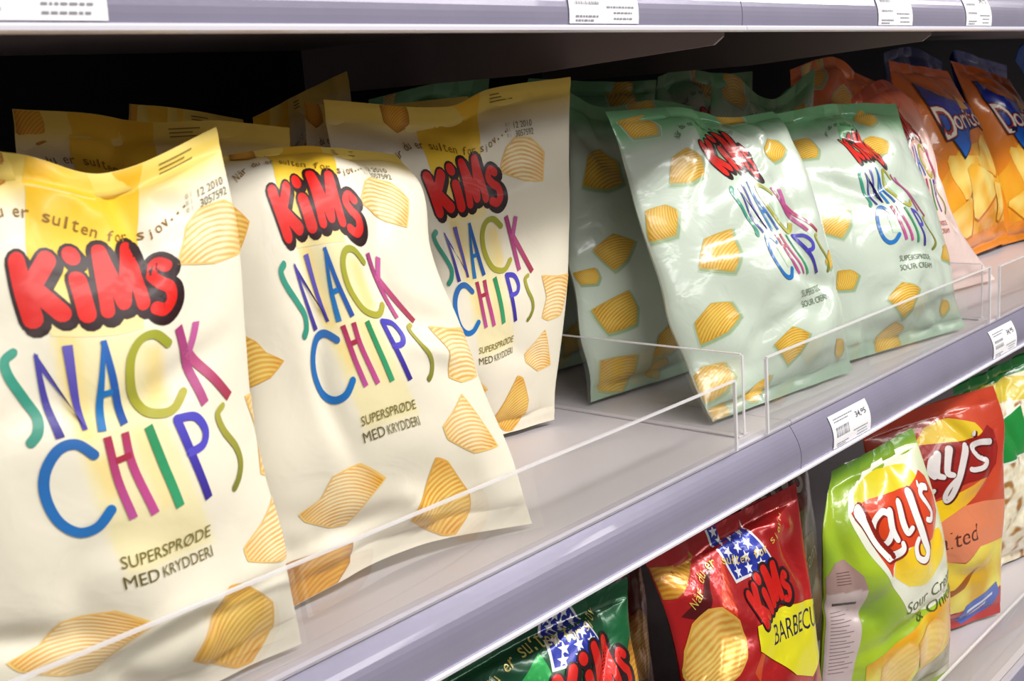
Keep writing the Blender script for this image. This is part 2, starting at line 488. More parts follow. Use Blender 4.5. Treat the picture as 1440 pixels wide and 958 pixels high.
LAYS_G = [([(.245, .868), (.282, .828), (.325, .755), (.385, .672)], .034, .030), ([(.385, .67), (.451, .676), (.492, .686), (.500, .706)], .028, .016),
          ([(.462, .826), (.410, .846), (.356, .826), (.338, .785), (.358, .742), (.402, .728), (.452, .772)], .017, .017), ([(.462, .835), (.456, .773), (.472, .727)], .026, .018),
          ([(.562, .845), (.550, .788), (.564, .736), (.612, .742)], .028, .018), ([(.690, .853), (.675, .78), (.685, .671), (.685, .610), (.632, .590), (.583, .618), (.595, .660), (.64, .688)], .030, .016),
          ([(.792, .862), (.797, .872)], .012, .008), ([(.872, .842), (.818, .852), (.783, .834), (.812, .794), (.835, .755), (.797, .732), (.758, .742)], .018, .018)]
LAYS_R = [([(.10, .87), (.15, .80), (.18, .70), (.2, .63)], .034, .030), ([(.2, .63), (.27, .64), (.32, .66)], .026, .016),
          ([(.392, .806), (.348, .794), (.322, .750), (.342, .724)], .020, .022), ([(.402, .814), (.362, .735), (.402, .710)], .026, .018),
          ([(.492, .821), (.438, .730), (.478, .706)], .028, .018), ([(.618, .815), (.564, .741), (.495, .662), (.445, .612), (.408, .600), (.400, .625), (.44, .660), (.520, .692)], .028, .016),
          ([(.70, .858), (.71, .868)], .012, .008), ([(.836, .806), (.735, .818), (.680, .798), (.712, .757), (.782, .722), (.744, .698), (.662, .700), (.628, .708)], .022, .018)]

def art_lays(kind):
    A = Art(); c = rgb
    wob = lambda c1, c2, fa, fb, z, g=1.2: (lambda a, b: mixc(c(c1), c(c2), .5 + noise.noise((a * fa, b * fb, z)) * g))
    if kind == 'green':
        A.fill(smooth_poly([(.19, .93), (.5, .965), (1.0, .955), (1.0, .37), (.70, .34), (.48, .40), (.36, .56), (.24, .74), (.17, .87)]), lambda a, b: mixc(c('#E9EAD8'), c('#C8D48A'), (a - .8) * 3))
        A.lv = 1
        A.fill(smooth_poly([(.23, .89), (.235, .934), (.51, .95), (.76, .93), (.82, .885), (.731, .86), (.512, .87)]), lambda a, b: mixc(c('#D4D03A'), c('#F4D81C'), (a - .25) * 2.2))
        A.fill(smooth_poly([(.385, .59), (.438, .655), (.559, .672), (.745, .66), (.90, .66), (.90, .55), (.778, .489), (.634, .472), (.48, .515)]), lambda a, b: mixc(c('#F4C818'), c('#F6E24A'), (.62 - b) * 6))
        A.lv = 2
        A.fill([(.195, .872), (.26, .885), (.328, .892), (.507, .888), (.725, .872), (.80, .885), (.863, .897), (.92, .87), (.95, .80), (.94, .73), (.858, .668), (.749, .648), (.54, .676), (.44, .655), (.39, .62), (.371, .588), (.329, .675), (.272, .79)], c('#DC4418'))
        lays_logo(A, LAYS_G, '#8A1E10')
        A.lv = 3
        A.text('Sour Cream', (.47, .392, .98, .440), c('#4A5A20'), rot=-.02)
        A.text('& Onion', (.585, .322, .98, .368), c('#4A5A20'), rot=-.02)
        A.lv = 1
        A.fill(smooth_poly([(.20, .28), (.45, .31), (.75, .33), (1.0, .33), (1.0, .12), (.6, .08), (.25, .13)]), wob('#DE9E1A', '#E8DA3A', 6, 8, 1))
        A.chip([(.30, .25), (.48, .29), (.60, .22), (.52, .13), (.34, .14)], .4, 5, 3, amt=.3)
        A.lv = 3
        A.chip([(.55, .26), (.72, .30), (.86, .24), (.80, .15), (.62, .14)], -.3, 5, 3, amt=.3)
        A.lv = 2
        A.fill(smooth_poly([(.25, .10), (.6, .12), (1.0, .14), (1.0, .02), (.5, .03), (.2, .05)]), wob('#C9C4B4', '#8C8A60', 8, 8, 6, 1.6))
        A.lv = 1
        A.fill([(.0, .66), (.05, .72), (.12, .72), (.19, .64), (.205, .58), (.18, .45), (.14, .30), (.12, .0), (.0, .0)], lambda a, b: c('#A98A84') if b > .60 - .1 * a else c('#C9B6B6'))
        A.lv = 2
        for k in range(5): A.fill([(.05, .68 - k * .012), (.13, .67 - k * .012), (.13, .667 - k * .012), (.05, .677 - k * .012)], c('#6A4A48'))
        A.fill([(.03, .545), (.15, .53), (.15, .54), (.03, .556)], c('#3A2A30'))
        for k in range(18): A.fill([(.02, .52 - k * .013), (.13 - .02 * (k % 3), .51 - k * .013), (.13 - .02 * (k % 3), .507 - k * .013), (.02, .517 - k * .013)], c('#8A747A'))
        for k in range(4): A.fill([(.02, .14 - k * .025), (.30, .09 - k * .02), (.30, .084 - k * .02), (.02, .132 - k * .025)], c('#DCE4C0'))
    elif kind == 'red':
        A.fill(smooth_poly([(.20, .86), (.32, .89), (.407, .925), (.587, .935), (.742, .90), (.78, .86), (.643, .83), (.3, .84)]), lambda a, b: mixc(c('#CBA21E'), c('#E8C82A'), a))
        A.fill(smooth_poly([(.20, .60), (.436, .61), (.62, .63), (.80, .66), (.66, .57), (.516, .53), (.406, .49), (.25, .49)]), lambda a, b: mixc(c('#F0C418'), c('#E08A30'), (a - .45) * 3))
        A.lv = 1
        A.fill([(.0, .88), (.255, .872), (.32, .868), (.641, .838), (.75, .85), (.845, .878), (.89, .85), (.90, .77), (.871, .694), (.794, .643), (.58, .650), (.45, .64), (.324, .615), (.166, .60), (.0, .60)], c('#94160F'))
        lays_logo(A, LAYS_R, '#5E100E', '#DAD2D0')
        A.lv = 2
        A.fill(smooth_poly([(.22, .48), (.40, .52), (.543, .545), (.75, .535), (.98, .50), (.98, .335), (.676, .352), (.538, .305), (.358, .336), (.22, .38)]), c('#E2835A'))
        A.lv = 3
        A.text('Salted', (.25, .385, .65, .455), c('#5E2A20'), rot=.0)
        A.lv = 1
        A.fill(smooth_poly([(.15, .34), (.36, .335), (.538, .30), (.676, .352), (.98, .335), (1.0, .13), (.6, .08), (.1, .12)]), wob('#D8A81C', '#F0E45A', 5, 7, 2, 1.3))
        A.lv = 2.5
        A.fill(smooth_poly([(.25, .21), (.45, .20), (.68, .265), (.55, .19), (.35, .165)]), c('#9A5416'))
        A.lv = 2
        A.fill([(.0, .09), (.5, .08), (1., .12), (1., .0), (0, 0)], c('#B8302C'))
        A.lv = 3
        A.fill([(.55, .045), (.60, .105), (.92, .155), (.97, .10), (.88, .04), (.62, .012)], c('#3C60B8'))
        A.lv = 4
        for k in range(2): A.fill([(.62, .080 - k * .03), (.88 - .06 * k, .118 - k * .03), (.88 - .06 * k, .105 - k * .03), (.62, .067 - k * .03)], c('#DCE4F4'))
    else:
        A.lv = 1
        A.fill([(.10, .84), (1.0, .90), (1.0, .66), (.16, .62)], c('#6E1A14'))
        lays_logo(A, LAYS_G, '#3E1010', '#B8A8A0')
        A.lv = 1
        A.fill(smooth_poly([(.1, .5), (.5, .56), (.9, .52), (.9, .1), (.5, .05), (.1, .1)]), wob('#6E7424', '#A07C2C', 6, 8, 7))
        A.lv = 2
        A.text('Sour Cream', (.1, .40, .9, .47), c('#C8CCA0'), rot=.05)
    return A

def art_doritos():
    A = Art(); c = rgb
    tri = lambda cx, cy, r, t: [(cx + r * math.cos(t + k * 2.094 + j), cy + r * math.sin(t + k * 2.094 + j) / AS) for k in range(3) for j in (-.12, .12)]
    A.fill([(.10, .12), (.95, .12), (1.0, .42), (.75, .56), (.35, .56), (.02, .40)], lambda a, b: mixc(c('#E8941C'), c('#F2B02C'), .5 + noise.noise((a * 8, b * 4, 5)) * 1.4))
    for cx, cy, r, t, tone in ((.35, .44, .21, .3, 3), (.70, .47, .20, 1.2, 3), (.52, .33, .24, 2.1, 3), (.25, .22, .17, .9, 3), (.80, .25, .18, .2, 3)):
        A.lv += .8
        A.fill(tri(cx + .008, cy - .008, r * 1.05, t), c('#C86C12'))
        A.lv += .8
        A.fill(tri(cx, cy, r, t), lambda a, b: mixc(c('#FADF7C'), c('#F2B434'), .35 + noise.noise((a * 10, b * 12, cx * 9)) * 1.1 + math.dist((a, b), (cx, cy)) * 1.5))
    outer = [(.13, .90), (.24, .895), (.40, .83), (.62, .80), (.98, .78), (1.03, .70), (.93, .60), (.80, .64), (.62, .63), (.50, .56), (.37, .50), (.30, .62), (.20, .74)]
    def shr(P, k):
        cx = sum(p[0] for p in P) / len(P); cy = sum(p[1] for p in P) / len(P)
        return [(cx + (p[0] - cx) * k, cy + (p[1] - cy) * k) for p in P]
    A.lv += 1
    A.fill(outer, c('#10143C'))
    A.lv += 1
    A.fill(shr(outer, .94), lambda a, b: mixc(c('#1E6CD0'), c('#20309A'), (b - .52) * 4))
    A.lv += 1
    A.fill([(.62, .745), (.70, .85), (.80, .75)], c('#E8A41A'))
    for k, (cc, bo) in enumerate((('#141030', .075), ('#B02A20', .045), ('#F6EEDC', .012))):
        A.lv += 1
        A.text('D', (.22 - (.02 - .01 * k), .615 - (.010 - .005 * k), .40 + (.02 - .01 * k), .775 + (.010 - .005 * k)), c(cc), bold=bo, shear=-.05)
        A.text('oritos', (.40 - (.012 - .006 * k), .645 - (.010 - .005 * k), .96 + (.012 - .006 * k), .745 + (.010 - .005 * k)), c(cc), bold=bo, shear=-.03)
    return A

# ---------------------------------------------------------------- bag geometry (edge curves in metres)
BAGS = {
 'A': dict(L=[(0,(0.1800,0.5300,1.1000)),(0.5,(0.1650,0.5450,1.2500)),(1,(0.2217,0.5750,1.4000))],
  R=[(0,(0.3603,0.5210,1.1000)),(0.1,(0.3556,0.5200,1.1356)),(0.25,(0.3568,0.5250,1.1689)),(0.5,(0.3554,0.5350,1.2565)),(0.75,(0.3609,0.5400,1.3322)),(1,(0.3659,0.5500,1.3993))],
  D=[(0,(0.1800,0.5300,1.1000)),(1,(0.3603,0.5210,1.1000))],
  T=[(0,(0.2217,0.5750,1.4000)),(0.3,(0.2535,0.5600,1.3938)),(0.58,(0.2950,0.5500,1.3803)),(1,(0.3659,0.5500,1.3993))], th=0.025),
 'B': dict(L=[(0,(0.3835,0.5664,1.1000)),(0.25,(0.3734,0.5600,1.1786)),(0.5,(0.3723,0.5700,1.2529)),(0.85,(0.3853,0.5900,1.3655)),(1,(0.4122,0.6250,1.3809))],
  R=[(0,(0.5813,0.5325,1.1000)),(0.15,(0.5765,0.5450,1.1456)),(0.4,(0.5500,0.5550,1.2300)),(0.7,(0.5353,0.5700,1.3069)),(0.87,(0.5456,0.5850,1.3489)),(1,(0.5631,0.6250,1.3705))],
  D=[(0,(0.3835,0.5664,1.1000)),(0.5,(0.4850,0.5600,1.1075)),(1,(0.5813,0.5325,1.1000))],
  T=[(0,(0.4122,0.6250,1.3809)),(0.5,(0.4692,0.6100,1.3830)),(1,(0.5631,0.6250,1.3705))], th=0.025),
 'C': dict(L=[(0,(0.6150,0.7250,1.1000)),(0.5,(0.6000,0.7350,1.2500)),(1,(0.6012,0.7500,1.4146))],
  R=[(0,(0.7972,0.6950,1.1009)),(0.5,(0.8114,0.6800,1.2515)),(1,(0.8274,0.6750,1.4211))],
  D=[(0,(0.6150,0.7250,1.1000)),(1,(0.7972,0.6950,1.1009))],
  T=[(0,(0.6012,0.7500,1.4146)),(0.5,(0.7016,0.7100,1.4021)),(0.68,(0.7459,0.7000,1.4148)),(1,(0.8274,0.6750,1.4211))], th=0.025),
 'D': dict(L=[(0,(0.3150,0.6900,1.1000)),(1,(0.3335,0.7300,1.4194))],
  R=[(0,(0.5100,0.6700,1.1000)),(1,(0.5368,0.7200,1.3946))],
  D=[(0,(0.3150,0.6900,1.1000)),(1,(0.5100,0.6700,1.1000))],
  T=[(0,(0.3335,0.7300,1.4194)),(0.3,(0.3873,0.7300,1.4135)),(0.55,(0.4283,0.7250,1.4053)),(0.8,(0.4796,0.7200,1.4031)),(1,(0.5368,0.7200,1.3946))], th=0.025),
 'E': dict(L=[(0,(0.4500,0.8800,1.1000)),(1,(0.4965,0.8750,1.4225))],
  R=[(0,(0.6000,0.8800,1.1000)),(1,(0.6194,0.8900,1.4036))],
  D=[(0,(0.4500,0.8800,1.1000)),(1,(0.6000,0.8800,1.1000))],
  T=[(0,(0.4965,0.8750,1.4225)),(0.5,(0.5421,0.8750,1.4169)),(1,(0.6194,0.8900,1.4036))], th=0.025),
 'F': dict(L=[(0,(0.5800,0.8600,1.1000)),(1,(0.6171,0.8700,1.4048))],
  R=[(0,(0.7200,0.8600,1.1000)),(0.8,(0.7200,0.8650,1.3750)),(1,(0.7309,0.8750,1.4427))],
  D=[(0,(0.5800,0.8600,1.1000)),(1,(0.7200,0.8600,1.1000))],
  T=[(0,(0.6171,0.8700,1.4048)),(0.5,(0.6754,0.8750,1.4247)),(1,(0.7309,0.8750,1.4427))], th=0.02),
 'C2': dict(L=[(0,(0.6100,0.7800,1.1000)),(1,(0.6119,0.7950,1.4154))],
  R=[(0,(0.8100,0.7800,1.1000)),(1,(0.8057,0.7850,1.4110))],
  D=[(0,(0.6100,0.7800,1.1000)),(1,(0.8100,0.7800,1.1000))],
  T=[(0,(0.6119,0.7950,1.4154)),(0.4,(0.6665,0.7900,1.4078)),(1,(0.8057,0.7850,1.4110))], th=0.02),
 'C3': dict(L=[(0,(0.6750,0.8900,1.1000)),(1,(0.7789,0.9000,1.4151))],
  R=[(0,(0.8400,0.8900,1.1000)),(1,(0.9603,0.9000,1.4308))],
  D=[(0,(0.6750,0.8900,1.1000)),(1,(0.8400,0.8900,1.1000))],
  T=[(0,(0.7789,0.9000,1.4151)),(0.5,(0.8707,0.9000,1.4275)),(1,(0.9603,0.9000,1.4308))], th=0.02),
 'G2': dict(L=[(0,(0.8675,0.5600,1.1000)),(0.2,(0.8759,0.5925,1.1438)),(0.5,(0.8677,0.6175,1.2255)),(0.8,(0.8699,0.6500,1.3319)),(1,(0.8646,0.6675,1.3876))],
  R=[(0,(1.1000,0.5350,1.1000)),(0.5,(1.0850,0.5600,1.2500)),(0.85,(1.0900,0.6000,1.3500)),(1,(1.0987,0.6250,1.3736))],
  D=[(0,(0.8675,0.5600,1.1000)),(1,(1.1000,0.5350,1.1000))],
  T=[(0,(0.8646,0.6675,1.3876)),(0.4,(0.9838,0.6600,1.3861)),(0.7,(1.0311,0.6400,1.3720)),(1,(1.0987,0.6250,1.3736))], th=0.0375),
 'G3': dict(L=[(0,(1.1250,0.5600,1.1000)),(0.5,(1.1200,0.6000,1.2500)),(1,(1.1712,0.6600,1.3692))],
  R=[(0,(1.3427,0.5150,1.1000)),(0.5,(1.3793,0.5600,1.2162)),(0.85,(1.3820,0.6000,1.3208)),(1,(1.3972,0.6250,1.3680))],
  D=[(0,(1.1250,0.5600,1.1000)),(1,(1.3427,0.5150,1.1000))],
  T=[(0,(1.1712,0.6600,1.3692)),(0.5,(1.2754,0.6450,1.3747)),(1,(1.3972,0.6250,1.3680))], th=0.0375),
 'G1': dict(L=[(0,(0.8675,0.7050,1.1000)),(0.5,(0.8750,0.7250,1.2500)),(1,(0.9095,0.7550,1.4121))],
  R=[(0,(1.0900,0.6800,1.1000)),(0.5,(1.0850,0.7000,1.2500)),(1,(1.1171,0.7350,1.3835))],
  D=[(0,(0.8675,0.7050,1.1000)),(1,(1.0900,0.6800,1.1000))],
  T=[(0,(0.9095,0.7550,1.4121)),(0.35,(0.9655,0.7450,1.3912)),(0.7,(1.0484,0.7400,1.3947)),(1,(1.1171,0.7350,1.3835))], th=0.035),
 'G0': dict(L=[(0,(0.8675,0.8300,1.1000)),(0.5,(0.8750,0.8500,1.2500)),(1,(0.9927,0.8700,1.4278))],
  R=[(0,(1.0900,0.8200,1.1000)),(1,(1.2423,0.8700,1.4185))],
  D=[(0,(0.8675,0.8300,1.1000)),(1,(1.0900,0.8200,1.1000))],
  T=[(0,(0.9927,0.8700,1.4278)),(0.5,(1.1442,0.8700,1.4190)),(1,(1.2423,0.8700,1.4185))], th=0.035),
 'G3b': dict(L=[(0,(1.1250,0.7000,1.1000)),(0.5,(1.1300,0.7250,1.2500)),(1,(1.2037,0.7650,1.4211))],
  R=[(0,(1.3500,0.6900,1.1000)),(0.5,(1.3400,0.7100,1.2500)),(1,(1.4145,0.7400,1.4202))],
  D=[(0,(1.1250,0.7000,1.1000)),(1,(1.3500,0.6900,1.1000))],
  T=[(0,(1.2037,0.7650,1.4211)),(0.25,(1.2518,0.7600,1.4161)),(0.6,(1.3191,0.7500,1.3834)),(1,(1.4145,0.7400,1.4202))], th=0.035),
 'G3c': dict(L=[(0,(1.1250,0.8300,1.1000)),(1,(1.2497,0.8750,1.4222))],
  R=[(0,(1.3500,0.8200,1.1000)),(1,(1.4816,0.8700,1.4230))],
  D=[(0,(1.1250,0.8300,1.1000)),(1,(1.3500,0.8200,1.1000))],
  T=[(0,(1.2497,0.8750,1.4222)),(0.4,(1.3162,0.8750,1.4314)),(0.7,(1.3948,0.8750,1.4218)),(1,(1.4816,0.8700,1.4230))], th=0.03),
 'R1': dict(L=[(0,(1.4400,0.6500,1.1000)),(0.5,(1.4300,0.6650,1.2500)),(1,(1.4343,0.7000,1.3757))],
  R=[(0,(1.6900,0.6000,1.1000)),(0.4,(1.5685,0.6250,1.2110)),(0.75,(1.5454,0.6400,1.3105)),(0.92,(1.5501,0.6600,1.3637)),(1,(1.5360,0.6800,1.3874))],
  D=[(0,(1.4400,0.6500,1.1000)),(1,(1.6900,0.6000,1.1000))],
  T=[(0,(1.4343,0.7000,1.3757)),(0.6,(1.5046,0.6900,1.3985)),(1,(1.5360,0.6800,1.3874))], th=0.035),
 'R2': dict(L=[(0,(1.4400,0.7800,1.1000)),(1,(1.4847,0.8150,1.4210))],
  R=[(0,(1.6800,0.7700,1.1000)),(1,(1.7573,0.8000,1.3913))],
  D=[(0,(1.4400,0.7800,1.1000)),(1,(1.6800,0.7700,1.1000))],
  T=[(0,(1.4847,0.8150,1.4210)),(0.45,(1.6057,0.8100,1.4362)),(0.7,(1.6620,0.8050,1.4138)),(1,(1.7573,0.8000,1.3913))], th=0.03),
 'D1': dict(L=[(0,(1.7100,0.7100,1.1000)),(0.5,(1.7000,0.7300,1.2500)),(1,(1.7201,0.7750,1.4262))],
  R=[(0,(2.0331,0.7000,1.1066)),(0.5,(1.9811,0.7200,1.2704)),(1,(1.8834,0.7500,1.4042))],
  D=[(0,(1.7100,0.7100,1.1000)),(1,(2.0331,0.7000,1.1066))],
  T=[(0,(1.7201,0.7750,1.4262)),(0.5,(1.7882,0.7650,1.4165)),(1,(1.8834,0.7500,1.4042))], th=0.035),
 'D2': dict(L=[(0,(2.0300,0.7100,1.1000)),(0.5,(2.0100,0.7300,1.2500)),(1,(1.9610,0.7750,1.4215))],
  R=[(0,(2.2750,0.6800,1.1000)),(0.5,(2.2500,0.7100,1.2500)),(1,(2.1408,0.7400,1.3820))],
  D=[(0,(2.0300,0.7100,1.1000)),(1,(2.2750,0.6800,1.1000))],
  T=[(0,(1.9610,0.7750,1.4215)),(0.5,(2.0421,0.7600,1.4057)),(1,(2.1408,0.7400,1.3820))], th=0.035),
 'D3': dict(L=[(0,(2.3000,0.6750,1.1000)),(0.5,(2.3075,0.7000,1.2500)),(1,(2.3000,0.7250,1.4000))],
  R=[(0,(2.5500,0.6750,1.1000)),(0.5,(2.5425,0.7000,1.2500)),(1,(2.5500,0.7250,1.4000))],
  D=[(0,(2.3000,0.6750,1.1000)),(1,(2.5500,0.6750,1.1000))],
  T=[(0,(2.3000,0.7250,1.4000)),(1,(2.5500,0.7250,1.4000))], th=0.035),
 'BL1': dict(L=[(0,(1.9750,0.8900,1.1000)),(1,(2.0322,0.9250,1.4454))],
  R=[(0,(2.2000,0.8900,1.1000)),(1,(2.2603,0.9100,1.4248))],
  D=[(0,(1.9750,0.8900,1.1000)),(1,(2.2000,0.8900,1.1000))],
  T=[(0,(2.0322,0.9250,1.4454)),(0.4,(2.1460,0.9250,1.4542)),(1,(2.2603,0.9100,1.4248))], th=0.025),
 'BL2': dict(L=[(0,(2.4250,0.8900,1.1000)),(1,(2.3747,0.9400,1.4304))],
  R=[(0,(2.6000,0.8900,1.1000)),(1,(2.6523,0.9250,1.4090))],
  D=[(0,(2.4250,0.8900,1.1000)),(1,(2.6000,0.8900,1.1000))],
  T=[(0,(2.3747,0.9400,1.4304)),(0.3,(2.3693,0.9250,1.4462)),(0.6,(2.4846,0.9250,1.4302)),(1,(2.6523,0.9250,1.4090))], th=0.025),
 'BL3': dict(L=[(0,(2.1250,0.6000,1.1000)),(0.5,(2.1400,0.6250,1.2500)),(1,(2.0505,0.7000,1.4141))],
  R=[(0,(2.4000,0.6000,1.1000)),(1,(2.1668,0.6900,1.4659))],
  D=[(0,(2.1250,0.6000,1.1000)),(1,(2.4000,0.6000,1.1000))],
  T=[(0,(2.0505,0.7000,1.4141)),(0.3,(2.0768,0.7000,1.4361)),(1,(2.1668,0.6900,1.4659))], th=0.025),
 'GB': dict(L=[(0,(0.4400,0.5250,0.7025)),(1,(0.4650,0.5750,1.0000))],
  R=[(0,(0.6800,0.5000,0.7025)),(0.5,(0.6800,0.5150,0.8500)),(1,(0.7100,0.5500,1.0050))],
  D=[(0,(0.4400,0.5250,0.7025)),(1,(0.6800,0.5000,0.7025))],
  T=[(0,(0.4650,0.5750,1.0000)),(0.5,(0.6000,0.5650,1.0050)),(1,(0.7100,0.5500,1.0050))], th=0.0375),
 'RB': dict(L=[(0,(0.7450,0.5200,0.7025)),(0.5,(0.7400,0.5250,0.8500)),(0.76,(0.7584,0.5350,0.9041)),(0.87,(0.7578,0.5450,0.9516)),(1,(0.7455,0.5600,1.0031))],
  R=[(0,(0.9650,0.5000,0.7025)),(0.5,(0.9650,0.5150,0.8500)),(1,(0.9900,0.5450,1.0050))],
  D=[(0,(0.7450,0.5200,0.7025)),(1,(0.9650,0.5000,0.7025))],
  T=[(0,(0.7455,0.5600,1.0031)),(0.5,(0.8750,0.5600,1.0000)),(1,(0.9900,0.5450,1.0050))], th=0.0375),
 'LG': dict(L=[(0,(1.0000,0.5300,0.7025)),(0.5,(1.0150,0.5300,0.8500)),(0.85,(1.0150,0.5300,0.9500)),(1,(1.0644,0.5450,0.9953))],
  R=[(0,(1.2400,0.4850,0.7025)),(0.4,(1.2465,0.4950,0.8313)),(0.8,(1.2242,0.5000,0.9341)),(1,(1.2392,0.5300,1.0005))],
  D=[(0,(1.0000,0.5300,0.7025)),(1,(1.2400,0.4850,0.7025))],
  T=[(0,(1.0644,0.5450,0.9953)),(0.5,(1.1507,0.5400,0.9950)),(1,(1.2392,0.5300,1.0005))], th=0.035),
 'LS': dict(L=[(0,(1.2600,0.5650,0.7025)),(0.5,(1.2600,0.5750,0.8500)),(1,(1.2500,0.6000,0.9850))],
  R=[(0,(1.4300,0.4950,0.7025)),(0.5,(1.4494,0.5000,0.8555)),(0.85,(1.4787,0.5100,0.9428)),(1,(1.4748,0.5250,0.9968))],
  D=[(0,(1.2600,0.5650,0.7025)),(1,(1.4300,0.4950,0.7025))],
  T=[(0,(1.2500,0.6000,0.9850)),(0.5,(1.3600,0.5600,0.9950)),(1,(1.4748,0.5250,0.9968))], th=0.025),
 'PC': dict(L=[(0,(1.4900,0.5650,0.7025)),(1,(1.4900,0.5800,0.9850))],
  R=[(0,(1.7100,0.5150,0.7025)),(1,(1.7100,0.5400,1.0000))],
  D=[(0,(1.4900,0.5650,0.7025)),(1,(1.7100,0.5150,0.7025))],
  T=[(0,(1.4900,0.5800,0.9850)),(1,(1.7100,0.5400,1.0000))], th=0.03),
 'RD': dict(L=[(0,(0.6250,0.6400,0.7025)),(1,(0.6250,0.6650,0.9850))],
  R=[(0,(0.8500,0.6250,0.7025)),(1,(0.8600,0.6500,0.9900))],
  D=[(0,(0.6250,0.6400,0.7025)),(1,(0.8500,0.6250,0.7025))],
  T=[(0,(0.6250,0.6650,0.9850)),(1,(0.8600,0.6500,0.9900))], th=0.025),
 'GD': dict(L=[(0,(0.4000,0.6900,0.7025)),(1,(0.4100,0.7100,0.9850))],
  R=[(0,(0.6350,0.6800,0.7025)),(1,(0.6350,0.7100,0.9900))],
  D=[(0,(0.4000,0.6900,0.7025)),(1,(0.6350,0.6800,0.7025))],
  T=[(0,(0.4100,0.7100,0.9850)),(1,(0.6350,0.7100,0.9900))], th=0.035),
 'LB': dict(L=[(0,(1.0000,0.6600,0.7025)),(1,(1.0000,0.6900,0.9900))],
  R=[(0,(1.2500,0.6500,0.7025)),(1,(1.2500,0.6800,0.9900))],
  D=[(0,(1.0000,0.6600,0.7025)),(1,(1.2500,0.6500,0.7025))],
  T=[(0,(1.0000,0.6900,0.9900)),(1,(1.2500,0.6800,0.9900))], th=0.035),
}


def edge_eval(pts, ts):
    T = np.array([p[0] for p in pts], float); Q = np.array([p[1] for p in pts], float)
    n = len(T)
    M = np.zeros_like(Q)
    for j in range(n):
        a, b = (0, 1) if j == 0 else ((n - 2, n - 1) if j == n - 1 else (j - 1, j + 1))
        M[j] = (Q[b] - Q[a]) / (T[b] - T[a])
    i = np.clip(np.searchsorted(T, ts, side='right') - 1, 0, n - 2)
    h = (T[i + 1] - T[i]); s = np.clip((ts - T[i]) / h, 0, 1)
    s2, s3 = s * s, s ** 3
    f = lambda x: x[:, None]
    return f(2 * s3 - 3 * s2 + 1) * Q[i] + f((s3 - 2 * s2 + s) * h) * M[i] + f(-2 * s3 + 3 * s2) * Q[i + 1] + f((s3 - s2) * h) * M[i + 1]

LO, HI = .045, .955

